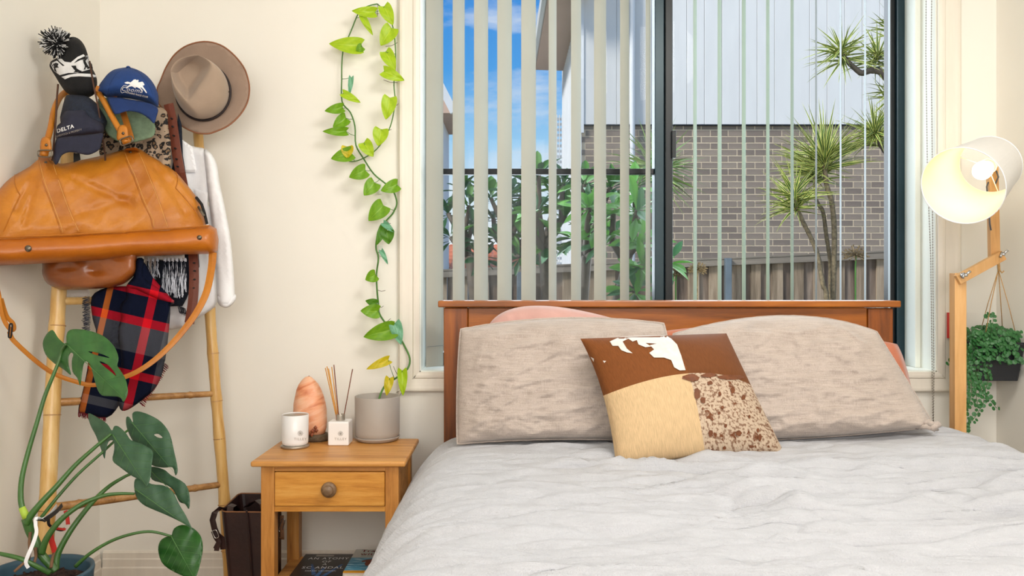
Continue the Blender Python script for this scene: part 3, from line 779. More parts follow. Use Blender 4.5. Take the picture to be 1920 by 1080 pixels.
# ---- frangipani trees
def frang_leaf(L_, w, fold, bend):
    def fn(u, v):
        ww = w*max(0, math.sin(PI*min(1, v*.98+.01)**1.5))**1.1 if v < 1 else 0
        s = (u-.5)*2; x = s*ww/2; z = abs(s)*fold*ww-bend*v*v*L_; return Vector((x, v*L_, z))
    b = MB(); b.grid(fn, 4, 7); return b
fl = [mesh_of('leaf', frang_leaf(.19, .052, .28, .12), M_frang, True), mesh_of('leaf', frang_leaf(.17, .045, .2, .25), M_frang2, True), mesh_of('leaf', frang_leaf(.21, .052, .3, .06), M_frang, True), mesh_of('leaf', frang_leaf(.16, .044, .2, .18), M_frang2, True)]
def frangipani(name, label, base, forks, rosettes, d, nl, mset):
    root = thing(name, label, 'tree', (W(base, 0, d).x, d, -.6), 'frangipani trees outside the window')
    B0 = Vector((W(base, 0, d).x, d, -.6)); fk = []; tb = MB()
    for (px, py, dd) in forks:
        q = W(px, py, dd); fk.append(q); tb.tube([B0, B0.lerp(q, .5)+Vector((rr.uniform(-.05, .05), 0, 0)), q], [.05, .04, .028], 8)
    for (px, py, dd) in rosettes:
        q = W(px, py, dd); f = min(fk, key=lambda a: (a-q).length)
        mid = f.lerp(q, .55)+Vector((rr.uniform(-.04, .04), rr.uniform(-.04, .04), -.03)); tb.tube([f, mid, q], [.022, .017, .014], 6)
        ax = (q-f).normalized()*.5+Vector((rr.uniform(-.3, .3), -.35, .7)); ax.normalize(); R = rot_to(ax)
        for k in range(nl):
            az = 2*PI*k/nl*1.0+k*2.4; tilt = math.radians(15+60*(1-(k/nl)))+rr.uniform(-.2, .2)
            if k < nl*.5: tilt = math.radians(rr.uniform(-25, 20))
            else: tilt = math.radians(rr.uniform(20, 65))
            Rl = R @ Matrix.Rotation(az, 3, 'Z') @ Matrix.Rotation(tilt, 3, 'X') @ Matrix.Rotation(rr.uniform(-.4, .4), 3, 'Y')
            s = rr.uniform(.7, 1.05); inst('leaf', fl[rr.choice(mset)], q+ax*rr.uniform(-.03, .01), root, Rl @ Matrix.Diagonal((s, s, s)))
    obj('trunk', tb, M_bark, root, smooth=True)
frangipani('frangipani_tree', 'large leafed frangipani with bright leaves in front of the brick corner', 1030, [(1020, 470, 4.5), (1100, 480, 4.4), (1175, 500, 4.3)],
    [(1010, 330, 4.5), (1005, 400, 4.4), (1030, 455, 4.5), (1055, 345, 4.6), (1060, 405, 4.5), (1095, 345, 4.3), (1105, 385, 4.2), (1120, 420, 4.3), (1145, 350, 4.4), (1150, 395, 4.2),
     (1190, 350, 4.3), (1195, 395, 4.1), (1135, 455, 4.3), (1205, 500, 4.0), (1190, 545, 4.0), (1085, 450, 4.4), (1200, 455, 4.1), (1250, 492, 4.2), (1040, 380, 4.7)], 4.5, 15, (0, 0, 2, 1))
frangipani('frangipani_tree', 'darker frangipani against the sky at the left of the window', 940, [(880, 480, 5.0), (950, 470, 5.0)],
    [(840, 400, 5.1), (845, 445, 5.0), (880, 385, 5.0), (885, 425, 5.1), (895, 455, 5.0), (920, 370, 5.0), (925, 410, 5.1), (935, 445, 5.0), (955, 360, 4.9), (965, 395, 5.0), (970, 440, 5.0), (990, 370, 5.0), (975, 480, 4.9), (1000, 430, 5.1), (985, 345, 5.2), (868, 355, 5.1), (905, 485, 5.0), (1010, 470, 5.0)], 5.0, 15, (1, 3, 1, 3, 0))
# ---- dracaena
def blade(mb, o, dirv, L_, w, droop, n=5):
    dirv = Vector(dirv).normalized(); side = dirv.cross(Vector((0, 0, 1)))
    if side.length < .05: side = Vector((1, 0, 0))
    side.normalize(); side = (Matrix.Rotation(rr.uniform(-1.2, 1.2), 3, dirv) @ side); vs = []; uvs = []; p = Vector(o); dv = dirv.copy()
    for i in range(n+1):
        t = i/n; ww = w*(.7+.3*math.sin(PI*min(1, t*1.6)))*(1-t**2.2)+.0004
        vs += [p-side*ww/2, p+side*ww/2]; uvs += [(0, t), (1, t)]
        p = p+dv*(L_/n); dv = (dv+Vector((0, 0, -droop/n))).normalized()
    mb.add(vs, [(2*i, 2*i+1, 2*i+3, 2*i+2) for i in range(n)], uvs)
def crown(root, px, py, d, L_, n, axis, spread, w, m, droop=.5, name='leaf_crown'):
    mb = MB(); c = W(px, py, d); axis = Vector(axis).normalized(); R = rot_to(axis)
    for k in range(n):
        a = k*2.39996; ph_ = spread*math.sqrt((k+.5)/n); v = R @ Vector((math.sin(ph_)*math.cos(a), math.sin(ph_)*math.sin(a), math.cos(ph_)))
        blade(mb, c+axis*rr.uniform(-.08, .03), v, L_*rr.uniform(.75, 1.1), w, droop*rr.uniform(.3, 1.2))
    return obj(name, mb, m, root, kind='stuff')
dr = thing('dracaena', 'tall dracaena with yellow-edged spiky leaf heads on thin trunks before the brick wall', 'tree', W(1560, 900, 5))
def trunk(root, pts, r0, r1, m=M_trunk):
    P = crom([W(*p) for p in [(a, b_, c_) for a, b_, c_ in pts]], 4, False) if False else [W(*p) for p in crom(pts, 4, False)]
    n = len(P); t = MB().tube(P, [r0+(r1-r0)*i/(n-1)+.0015*(i % 2) for i in range(n)], 7); obj('trunk', t, m, root, smooth=True)
trunk(dr, [(1562, 760, 5), (1562, 566, 5), (1564, 482, 5), (1564, 425, 5), (1559, 376, 5), (1550, 348, 5), (1545, 300, 5)], .017, .014)
trunk(dr, [(1556, 600, 5.05), (1557, 503, 5.05), (1555, 478, 5.05), (1549, 439, 5.05), (1543, 397, 5.05), (1531, 376, 5.05), (1527, 330, 5.05)], .013, .011)
trunk(dr, [(1553, 760, 4.95), (1550, 566, 4.95), (1543, 534, 4.95), (1533, 478, 4.95), (1519, 443, 4.95), (1505, 415, 4.95), (1492, 383, 4.95), (1490, 355, 4.95)], .015, .012)
crown(dr, 1546, 300, 5, .37, 130, (-.08, -.1, 1), 1.45, .017, M_drac, .35)
crown(dr, 1525, 320, 5.1, .30, 90, (-.1, 0, 1), 1.7, .016, M_drac, .5)
crown(dr, 1491, 372, 4.95, .27, 110, (-.15, -.2, 1), 1.75, .016, M_drac, .5)
dr2 = thing('dracaena', 'dracaena branch with spiky heads reaching in from the upper right of the window', 'tree', W(1800, 900, 5))
trunk(dr2, [(1577, 98, 5), (1590, 116, 5), (1603, 128, 5), (1616, 137, 5), (1632, 132, 5), (1650, 134, 5), (1664, 148, 5), (1680, 175, 5), (1730, 260, 5), (1790, 500, 5), (1800, 900, 5)], .012, .03, M_bark)
trunk(dr2, [(1644, 262, 4.95), (1656, 280, 4.95), (1668, 296, 4.95), (1690, 312, 4.95), (1790, 500, 5)], .009, .02, M_bark)
crown(dr2, 1577, 96, 5, .25, 100, (-.3, -.4, .7), 1.9, .014, M_drac, .45)
crown(dr2, 1645, 105, 5.05, .21, 90, (0, -.4, .7), 1.9, .014, M_drac, .45)
crown(dr2, 1670, 170, 4.95, .20, 70, (0, -.5, .5), 2.0, .014, M_drac, .45)
crown(dr2, 1676, 50, 5.05, .18, 60, (0, -.3, .8), 1.6, .014, M_drac, .45)
crown(dr2, 1641, 252, 4.95, .25, 120, (-.35, -.2, .9), 1.8, .015, M_drac, .45)
crown(dr2, 1685, 250, 5.05, .24, 70, (0, -.2, .8), 1.8, .015, M_drac, .45)
yu = thing('yucca', 'green spiky yucca partly behind the window\'s centre bar', 'tree', W(1228, 900, 5.2))
trunk(yu, [(1228, 900, 5.2), (1226, 600, 5.2), (1230, 340, 5.2)], .03, .03, M_bark)
crown(yu, 1230, 315, 5.2, .34, 150, (.1, -.3, .6), 2.0, .016, M_yucca, .4)
# ---- dried agapanthus
def aga(px, py, r, h, d, m, stemm, label):
    root = thing('dried_flower_head', label, 'flower', W(px, 640, d), None); c = W(px, py, d); b = MB()
    b.tube([W(px-1, 640, d), W(px-1, py+20, d), c], .0045, 6); obj('stem', b, stemm, root)
    b = MB(); ax = Vector((0, -.2, 1)).normalized(); R = rot_to(ax)
    for k in range(70):
        a = k*2.39996; q = 2.1*math.sqrt((k+.5)/70); v = R @ Vector((math.sin(q)*math.cos(a), math.sin(q)*math.sin(a), math.cos(q)))
        e = c+v*r*rr.uniform(.75, 1.05); e.z = c.z+(e.z-c.z)*h; b.tube([c, e], .0016, 4)
        b.tube([e, e+(v+Vector((rr.uniform(-.5,.5), 0, rr.uniform(-.5,.5))))*.012], [.005, .002], 5)
    obj('seed_head', b, m, root, kind='stuff')
aga(1605, 478, .062, .8, 4.6, M_agad, M_stem, 'round dried agapanthus head on a green stem before the fence')
aga(1308, 505, .043, .8, 4.5, M_aga, M_aga, 'pale straw dried flower head left of the steel fence post')
aga(1268, 512, .032, .8, 4.6, M_agad, M_stem, 'small dried flower head closest to the window\'s centre bar')
#=====PART3=====
# ================================================================== BED
HB = 2.79
bed = thing('bed', 'queen bed with an orange-brown pine headboard under the window', 'bed', (.53, 1.75, 0))
def xp(px, d): return (px-CX)*d/F
def zp(py, d): return CZ-(py-CY)*d/F
hz = zp(577, HB); ct = zp(564, HB-.02)
obj('headboard_post', MB().box(xp(832, HB), xp(877, HB), HB, HB+.05, 0, hz), M_headz, bed, bevel=.004)
obj('headboard_post', MB().box(xp(1628, HB), xp(1675, HB), HB, HB+.05, 0, hz-.002), M_headz, bed, bevel=.004)
obj('headboard_rail', MB().box(xp(877, HB)+.001, xp(1628, HB)-.001, HB+.006, HB+.04, hz-.10, hz), M_head, bed, bevel=.003)
obj('headboard_panel', MB().box(xp(877, HB)+.001, xp(1628, HB)-.001, HB+.012, HB+.034, .25, hz-.101), M_head, bed, bevel=.003)
obj('headboard_cap', MB().box(xp(821, HB-.02), xp(1690, HB-.02), HB-.02, HB+.075, hz+.002, ct), M_head, bed, bevel=.004)
obj('side_rail', MB().box(-.232, -.205, .66, HB, .20, .36), M_head, bed, bevel=.003)
obj('side_rail', MB().box(1.285, 1.312, .66, HB, .20, .36), M_head, bed, bevel=.003)
obj('foot_rail', MB().box(-.232, 1.312, .62, .66, .20, .38), M_head, bed, bevel=.003)
for x in (-.232, 1.262):
    obj('leg', MB().box(x, x+.05, .62, .67, 0, .38), M_headz, bed, bevel=.003)
obj('slat_base', MB().box(-.205, 1.285, .66, HB-.002, .28, .31), M_oak, bed)
mt = MB(); mt.box(-.20, 1.28, .67, HB-.01, .312, .545)
obj('mattress', mt, M_white, bed, bevel=.03)
# ---- duvet
prof = [(-.345, .13), (-.352, .22), (-.345, .32), (-.325, .42), (-.290, .495), (-.245, .553), (-.195, .592), (-.13, .610), (-.03, .618), (.2, .622), (.5, .622), (.8, .626), (1.05, .634), (1.22, .642), (1.34, .643), (1.42, .628), (1.485, .58), (1.52, .50), (1.54, .4), (1.545, .25), (1.54, .15)]
PX = crom(prof, 6, False)
ln = [0]
for i in range(1, len(PX)): ln.append(ln[-1]+math.hypot(PX[i][0]-PX[i-1][0], PX[i][1]-PX[i-1][1]))
def profat(u):
    s = u*ln[-1]; lo = 0
    for i in range(1, len(PX)):
        if ln[i] >= s:
            t = (s-ln[i-1])/max(1e-9, ln[i]-ln[i-1]); a, b_ = PX[i-1], PX[i]
            tx, tz = b_[0]-a[0], b_[1]-a[1]; l = math.hypot(tx, tz)
            return a[0]+tx*t, a[1]+tz*t, -tz/l, tx/l
    return PX[-1][0], PX[-1][1], 1, 0
YN, YF = .50, 2.70
def ridged(x, y, z=0):
    return 1-abs(noise.noise(Vector((x, y, z))))*2
def duvet(u, v):
    y = YF+(YN-YF)*v; x, z, nx, nz_ = profat(u)
    side = max(0, min(1, (-x+.02)/.25))
    # warped folds, running mostly across the bed; diagonal at the left side
    wx = x+.10*nfun(x*2, y*2, 3); wy = y+.08*nfun(x*1.7+9, y*2.2, 5)
    a = ridged(wx*1.3+.2, wy*7.5+wx*1.2, 1.0); a = max(0, a-.45)/.55
    c = ridged(wx*3.4, wy*15-wx*2, 4.0); c = max(0, c-.3)/.7
    e = ridged(wx*8, wy*26, 7.0)
    e = max(0, e-.2)
    mask = .35+.65*max(0, min(1, nfun(x*1.5+4, y*1.8, 2)*1.6+.55))
    mask *= .55+.45*min(1, max(0, (x+.1)/.6))
    top = (a*a*.034+c*.017+e*.005)*mask
    sd_ = ridged(y*6.5-z*3.5+.3*nfun(y*3, z*3), z*1.2, 11)
    sd2 = ridged(y*15-z*7, z*2.5, 13)
    sdd = (max(0, sd_-.3)*.016+max(0, sd2-.2)*.006)*side
    cz = ridged(wx*2.1+5, wy*10.5-wx*2.5, 21); cz2 = ridged(wx*4.5+3, wy*21+wx*3, 23)
    top -= (max(0, cz-.72)/.28*.013+max(0, cz2-.75)/.25*.007)*(.4+.6*mask)
    top = (top-.012)*(.85-.45*max(0, min(1, (y-2.05)/.3)))
    h = top*(1-side*.6)+sdd+.012*nfun(x*1.6, y*1.4, 8)
    # hollows seen in the photograph
    for hx, hy, rx, ry, dp_ in ((.22, 1.62, .10, .05, .022), (1.02, 1.70, .16, .04, .020), (1.25, 1.98, .13, .03, .016), (.12, 1.83, .12, .02, .008)):
        q = ((x-hx)/rx)**2+((y-hy)/ry)**2; h -= dp_*math.exp(-q); q2 = ((x-hx)/(rx*1.2))**2+((y-hy-.06)/(ry*.8))**2; h += dp_*.6*math.exp(-q2)
    end = max(0, (v-.93)/.07); drop = end*end*.35
    e2 = max(0, (.05-v)/.05)
    X_ = x+nx*h
    if y > 2.30: lim = -.36+.028*min(1, (y-2.30)/.1); X_ = max(X_, lim)
    return Vector((X_, y, z*(1-0)+nz_*h-drop*min(1, z/.5)*.9-e2*.03))
g = MB(); g.grid(duvet, 330, 360)
dv = obj('duvet', g, M_linen, None, 'rumpled light grey linen duvet spread over the bed', 'duvet', smooth=True)
m = dv.modifiers.new('solid', 'SOLIDIFY'); m.thickness = .012; m.offset = -1
# ---- pillows
def biq(P, u, v):
    def q(a, b_, c, t): return tuple(x*(2*(t-.5)*(t-1))+y*(4*t*(1-t))+z*(2*t*(t-.5)) for x, y, z in zip(a, b_, c))
    rws = [q(P[i*3], P[i*3+1], P[i*3+2], u) for i in range(3)]
    return q(rws[0], rws[1], rws[2], v)
def pprof(u, v, p=.42):
    a = max(0, 1-(2*u-1)**4)*max(0, 1-(2*v-1)**4); return a**p
def pillow_mb(P, tf, tb, nu=70, nv=46, wr=.006, seed=0, scale=1.0, p=.45):
    """P: 9 control points (px,py,d) rows top..bottom"""
    mb = MB(); vs = []; fs = []; uvs = []; w = nu+1
    def pos(u, v): return biq(P, u, v)
    for j in range(nv+1):
        for i in range(w):
            u, v = i/nu, j/nv; px, py, d = pos(u, v); k = pprof(u, v, p); edge = min(1, 8*min(u, 1-u, v, 1-v))
            n1 = ridged(u*4.2*scale+seed, v*5.5*scale+u*2, seed); n2 = ridged(u*9*scale, v*13*scale+u*3, seed+3)
            n3 = nfun(u*3+seed, v*3, seed)
            n4 = ridged((u*1.2+v)*6*scale, (v-u)*5, seed+7)
            h = (max(0, n1-.45)*wr*4.5+max(0, n2-.4)*wr*2.2+max(0, n4-.6)*wr*3+n3*wr*2.5)*edge
            vs.append(W(px, py, d-tf*k-h)); uvs.append((u, 1-v))
    base = len(vs); idx = {}
    for j in range(nv+1):
        for i in range(w):
            if i in (0, nu) or j in (0, nv): idx[(i, j)] = j*w+i; continue
            u, v = i/nu, j/nv; px, py, d = pos(u, v); idx[(i, j)] = len(vs); vs.append(W(px, py, d+tb*pprof(u, v, p))); uvs.append((u, 1-v))
    for j in range(nv):
        for i in range(nu):
            a = j*w+i; fs.append((a, a+w, a+w+1, a+1))
            fs.append((idx[(i, j)], idx[(i+1, j)], idx[(i+1, j+1)], idx[(i, j+1)]))
    return mb.add(vs, fs, uvs), pos
def piping(P, parent, m, r=.004, off=0.0, edges='tlbr'):
    pts = []
    n = 40
    if 't' in edges: pts += [(i/n, 0) for i in range(n)]
    if 'r' in edges: pts += [(1, i/n) for i in range(n)]
    if 'b' in edges: pts += [(1-i/n, 1) for i in range(n)]
    if 'l' in edges: pts += [(0, 1-i/n) for i in range(n)]
    Q = [W(*biq(P, u, v))+Vector((0, 0, .0015*nfun(u*30, v*30))) for u, v in pts]
    return obj('piping', MB().tube(Q, r, 6, closed=True), m, parent, smooth=True)
# rear pink pillows
PK1 = [(916, 610, 2.70), (1010, 573, 2.71), (1200, 612, 2.70), (905, 690, 2.68), (1050, 690, 2.68), (1200, 700, 2.68), (905, 800, 2.62), (1050, 800, 2.62), (1200, 800, 2.62)]
mb, _ = pillow_mb(PK1, .045, .045, 40, 30, .004, 2); p = obj('pillow', mb, M_pink, None, 'pink cotton pillow peeking out above the left linen pillow', 'pillow', 'pink pillows behind', smooth=True); del p['group']
PK2 = [(1205, 628, 2.69), (1420, 612, 2.70), (1682, 645, 2.695), (1205, 700, 2.68), (1450, 700, 2.68), (1700, 690, 2.67), (1205, 800, 2.62), (1450, 800, 2.62), (1716, 765, 2.63)]
mb, _ = pillow_mb(PK2, .045, .04, 50, 30, .004, 3); obj('pillow', mb, M_terra, None, 'terracotta cotton pillow showing beyond the right edge of the right linen pillow', 'pillow', smooth=True)
# front linen pillows
PL = [(864, 618, 2.60), (1052, 597, 2.615), (1244, 607, 2.61), (858, 722, 2.52), (1050, 715, 2.52), (1262, 712, 2.52), (858, 832, 2.43), (1050, 823, 2.42), (1262, 828, 2.42)]
mb, _ = pillow_mb(PL, .075, .05, 110, 70, .0045, 5, 1.2); pl_ = obj('pillow', mb, M_linen_p, None, 'beige-grey linen pillow with piped edge on the left of the bed', 'pillow', smooth=True); piping(PL, pl_, M_linen_p)
PR = [(1262, 626, 2.60), (1470, 592, 2.63), (1644, 622, 2.60), (1262, 720, 2.53), (1480, 705, 2.52), (1706, 722, 2.52), (1290, 826, 2.44), (1500, 822, 2.42), (1752, 800, 2.40)]
mb, _ = pillow_mb(PR, .085, .05, 110, 70, .0045, 9, 1.2, .42); pr_ = obj('pillow', mb, M_linen_p, None, 'plump beige-grey linen pillow with knotted corner on the right of the bed', 'pillow', smooth=True); piping(PR, pr_, M_linen_p, .0025)
kb = MB()
for kx, ky, a1, a2, r in ((1742, 797, 14, 5, .010), (1750, 795, 12, -8, .011), (1738, 803, 20, 3, .008)):
    kb.tube([W(kx-a1, ky-a2*.3, 2.40), W(kx, ky-a2, 2.37), W(kx+a1*.6, ky, 2.38), W(kx+a1, ky+3, 2.40)], [r*.7, r, r, r*.5], 8)
obj('corner_knot', kb, M_linen_p, pr_, smooth=True)
# cowhide cushion, four patches
CQ = [(1088, 635, 2.40), (1250, 629, 2.42), (1362, 625, 2.46), (1131, 742, 2.31), (1291, 700, 2.33), (1408, 722, 2.38), (1155, 874, 2.21), (1323, 856, 2.24), (1472, 852, 2.31)]
cush = thing('cushion', 'square cowhide patchwork cushion in brown, cream and speckled hide', 'cushion', W(1310, 868, 2.27))
H1 = hide('hide_brown_white', (130, 76, 36))
H2 = hide('hide_brown', (120, 72, 38))
H3 = hide('hide_cream', (220, 188, 144))
H4 = hide('hide_speckled', (206, 184, 160), (112, 66, 40), .64, 5, (134, 104, 84), (24, 7))
def cfn(u, v, s):
    px, py, d = biq(CQ, u, v); k = pprof(u, v, .45)
    # pinch along the seams
    seam = math.exp(-((u-.5)/.02)**2)+math.exp(-((v-.5)/.02)**2); seam = min(1, seam)
    h = .002*nfun(u*5, v*5, 4)
    return W(px, py, d-(.062*k-.0035*seam*k+h) if s > 0 else d+.05*k)
for k, (u0, v0, mm, lab) in enumerate(((0, 0, H1, 'brown hide patch with white splashes'), (.5, 0, H2, 'plain brown hide patch'), (0, .5, H3, 'plain cream hide patch'), (.5, .5, H4, 'speckled brown and cream hide patch'))):
    n = 34; mb = MB(); vs = []; uvs = []
    for j in range(n+1):
        for i in range(n+1):
            u, v = u0+.5*i/n, v0+.5*j/n; vs.append(cfn(u, v, 1)); uvs.append((u*3, (1-v)*3))
    mb.add(vs, [(j*(n+1)+i, (j+1)*(n+1)+i, (j+1)*(n+1)+i+1, j*(n+1)+i+1) for j in range(n) for i in range(n)], uvs)
    obj('hide_patch', mb, mm, cush, lab, smooth=True)
mb = MB(); mb.grid(lambda u, v: cfn(u, v, -1), 30, 30); obj('back_panel', mb, M_whiteknit, cush, smooth=True)
# white splash shapes on the brown patch (top)
TB = bvh(*[o for o in cush.children if o.name.startswith('hide_patch')])
def z6(pts): return [(x/3.725+1060, y/3.725+600) for x, y in pts]
sp = decal(TB, [z6([(310,150),(380,118),(480,112),(560,108),(700,106),(740,130),(780,170),(810,250),(840,350),(800,352),(760,330),(740,280),(690,262),(620,262),(586,230),(620,205),(590,175),(640,165),(560,160),(600,185),(560,190),(510,170),(500,140),(470,150),(440,130),(400,150),(430,200),(470,232),(430,226),(390,210),(370,180),(330,180)]),
                z6([(165,252),(200,270),(198,292),(180,290)]), z6([(262,284),(285,286),(272,300)])], .0035, 3)
obj('white_hair_patch', sp, mat('white_hide', (226, 220, 212), .6, .08, 60, .4, 200), cush, smooth=True)
rr2 = random.Random(5); bl = []
for (x, y, rx, ry) in ((880,400,60,28),(920,520,26,42),(960,560,22,26),(1010,440,24,16),(1000,385,60,16),(1170,490,18,28),(1245,540,18,20),(1150,400,90,22),(1080,515,12,16),(1100,610,10,12),(1025,690,12,14),(1285,675,10,16),(1120,740,12,14),(1015,790,16,26),(1360,820,14,30),(1345,770,10,18),(1300,885,20,12),(1210,790,24,20),(1110,895,14,14),(1420,885,10,10),(1075,650,12,14),(960,620,8,12)):
    n = 9; bl.append(z6([(x+rx*math.cos(2*PI*k/n)*rr2.uniform(.7, 1.15), y+ry*math.sin(2*PI*k/n)*rr2.uniform(.7, 1.15)) for k in range(n)]))
obj('brown_spots', decal(TB, bl, .0028, 3), mat('brown_hide_spot', (112, 60, 24), .6, .15, 60, .4, 200), cush, smooth=True, kind='stuff')
# ================================================================== NIGHTSTAND
ns = thing('nightstand', 'small golden oak bedside table with one drawer and open shelf', 'nightstand', (-.555, 2.62, 0))
T = .572; NX0, NX1 = -.79, -.3215; NF, NB = 2.44, 2.80
b = MB(); b.box(NX0, NX1, NF, NB, T-.017, T)
obj('tabletop', b, M_oak, ns, bevel=.006, seg=3)
bx0, bx1 = xp(489, 2.46), xp(747.5, 2.46); lw = .041; by0, by1 = 2.46, 2.785
for x in (bx0, bx1-lw):
    for y in (by0, by1-lw): obj('leg', MB().box(x, x+lw, y, y+lw, 0, T-.0175), M_oakz, ns, bevel=.002)
dz0, dz1 = zp(949, 2.46), zp(885, 2.46); rz = zp(960, 2.46)
obj('top_rail', MB().box(bx0+lw, bx1-lw, by0+.004, by0+.02, dz1+.002, T-.0175), M_oak, ns)
obj('bottom_rail', MB().box(bx0+lw, bx1-lw, by0+.003, by0+.03, rz, dz0-.0015), M_oakd, ns, bevel=.001)
obj('side_panel', MB().box(bx0+.008, bx0+.02, by0+lw, by1-lw, rz, T-.018), M_oak, ns)
obj('side_panel', MB().box(bx1-.02, bx1-.008, by0+lw, by1-lw, rz, T-.018), M_oak, ns)
obj('back_panel', MB().box(bx0+lw, bx1-lw, by1-.02, by1-.008, rz, T-.018), M_oak, ns)
dwr = obj('drawer', MB().box(bx0+lw+.0015, bx1-lw-.0015, by0-.003, by0+.016, dz0, dz1), M_oakd, ns, bevel=.003)
kp = W(617, 918, by0-.02); Mk = rot_to((0, -1, 0))
kn = MB().lathe([(.009, 0), (.0095, .006), (.013, .010), (.020, .014), (.0235, .020), (.0235, .025), (.019, .030), (.0165, .031), (.015, .033), (.0158, .036), (.013, .039), (0, .040)], (kp.x, by0-.001, kp.z), 28, Mk)
obj('knob', kn, wood('dark_knob_wood', [(104, 78, 54), (150, 122, 92)], 'y', 3, .4), dwr, smooth=True)
obj('shelf', MB().box(bx0+.01, bx1-.01, by0+.01, by1-.01, .158, .172), M_oak, ns, bevel=.002)
obj('shelf_rail', MB().box(bx0+lw, bx1-lw, by0+.004, by0+.02, .13, .157), M_oak, ns)
# ---- books on the shelf
def book(name, label, x0, x1, y0, y1, z0, z1, ang, mcover, cat='book'):
    o = thing(name, label, cat, ((x0+x1)/2, (y0+y1)/2, z0)); t = .0018
    obj('cover', MB().box(x0, x1, y0, y1, z1-t, z1), mcover, o); obj('cover', MB().box(x0, x1, y0, y1, z0, z0+t), mcover, o)
    obj('spine', MB().box(x0, x0+t, y0, y1, z0+t, z1-t), mcover, o)
    obj('page_block', MB().box(x0+t, x1-.003, y0+.003, y1-.003, z0+t, z1-t), M_paper, o); o.rotation_euler.z = ang; return o
M_bk = mat('black_cover', (22, 24, 30), .35, .1, 10, coat=.3)
def covermat():
    m, t, b = newmat('travel_cover'); tcn = t.nodes.new('ShaderNodeTexCoord'); s = t.nodes.new('ShaderNodeSeparateXYZ'); t.links.new(tcn.outputs['Generated'], s.inputs[0])
    n = nd(t, 'ShaderNodeTexNoise', Scale=4, Detail=6); mp_ = coords(t, (1, 5, 1), 'Generated'); t.links.new(mp_, n.inputs['Vector'])
    w = ramp(t, n.outputs['Fac'], [(.35, srgb((30, 120, 160))), (.55, srgb((90, 170, 200))), (.7, srgb((220, 236, 240)))])
    f = ramp(t, s.outputs[1], [(.60, (0,0,0,1)), (.64, (1,1,1,1))]); c = mixc(t, f, w, srgb((206, 204, 194)))
    f2 = ramp(t, s.outputs[1], [(.07, (1,1,1,1)), (.075, (0,0,0,1))], 'CONSTANT'); c = mixc(t, f2, c, srgb((226, 160, 40)))
    t.links.new(c, b.inputs['Base Color']); b.inputs['Roughness'].default_value = .3; return m
ba_x0, ba_x1 = xp(566, 2.62)-.015, xp(640, 2.62)+.05
bk1 = book('book', 'black paperback titled AN ATOMY OF A SCANDAL on the shelf', -.70, -.535, 2.50, 2.745, .1725, .190, 0, M_bk)
L1 = [('AN ATOMY', 2.700, .026), ('OF', 2.670, .024), ('A', 2.645, .024), ('SC ANDAL', 2.615, .028), ('SARAH VAUGHAN', 2.585, .012)]
pb = MB()
for s_, y, sz in L1: text_plane(s_, (-.612, y, .190), (sz*.9, 0, 0), (0, sz, 0), (0, 0, 1), .0006, pb, spacing=1.15)
obj('title', pb, M_print_w, bk1, smooth=False)
b = MB()
for (x, y, w, h, a) in ((-.640, 2.60, .007, .05, .3), (-.61, 2.575, .008, .045, -.1), (-.575, 2.59, .007, .06, -.35)):
    u = Vector((math.cos(a), math.sin(a), 0)); v = Vector((-math.sin(a), math.cos(a), 0)); p = Vector((x, y, .1904)); b.add([p-u*w-v*h, p+u*w-v*h, p+u*w*.5+v*h, p-u*w*.5+v*h], [(0, 1, 2, 3)])
obj('cover_figures', b, mat('blue_figures', (60, 100, 150), .5, .4, 60), bk1)
b = MB().box(-.66, -.60, 2.722, 2.735, .1901, .1906); obj('cover_label', b, M_print_g, bk1)
bk2 = book('book', 'thick travel book Travelling with Pets with a dog on its cover', -.528, -.352, 2.525, 2.742, .1725, .2075, 0, M_paper)
for c_ in bk2.children:
    if c_.name.startswith(('cover', 'spine')):
        c_.data.materials[0] = covermat() if c_.name.startswith('cover') and 'cm' not in globals() else c_.data.materials[0]
pb = MB(); text_plane('Travelling', (-.440, 2.722, .2075), (.032, 0, 0), (0, .030, 0), (0, 0, 1), .0006, pb, spacing=1.05, bold=.012); text_plane('with Pets', (-.440, 2.692, .2075), (.032, 0, 0), (0, .030, 0), (0, 0, 1), .0006, pb, spacing=1.05, bold=.012)
obj('title', pb, M_print_r, bk2)
pb = MB(); text_plane('AN AUSTRALIAN GUIDE', (-.440, 2.674, .2075), (.011, 0, 0), (0, .010, 0), (0, 0, 1), .0006, pb); obj('subtitle', pb, M_print_k, bk2)
dg = MB()
def flat(mb, pts, c, s, z):
    mb.add([(c[0]+x*s, c[1]+y*s, z) for x, y in pts], [tuple(range(len(pts)))])
flat(dg, [(-.5, -1), (.5, -1), (.75, -.3), (.7, .3), (1.1, .2), (1.2, .6), (.7, .9), (.2, 1.05), (-.2, 1.05), (-.7, .9), (-1.2, .5), (-1.1, .1), (-.7, .3), (-.75, -.3)], (-.452, 2.612), .030, .2080)
obj('dog_picture', dg, mat('dog_brown', (130, 62, 34), .5, .3, 90), bk2)
b = MB(); flat(b, [(math.cos(k*PI/8)*1.3, math.sin(k*PI/8)*.7) for k in range(16)], (-.385, 2.648), .011, .2081); obj('yellow_badge', b, mat('yellow_badge', (230, 180, 40), .5, .05), bk2)
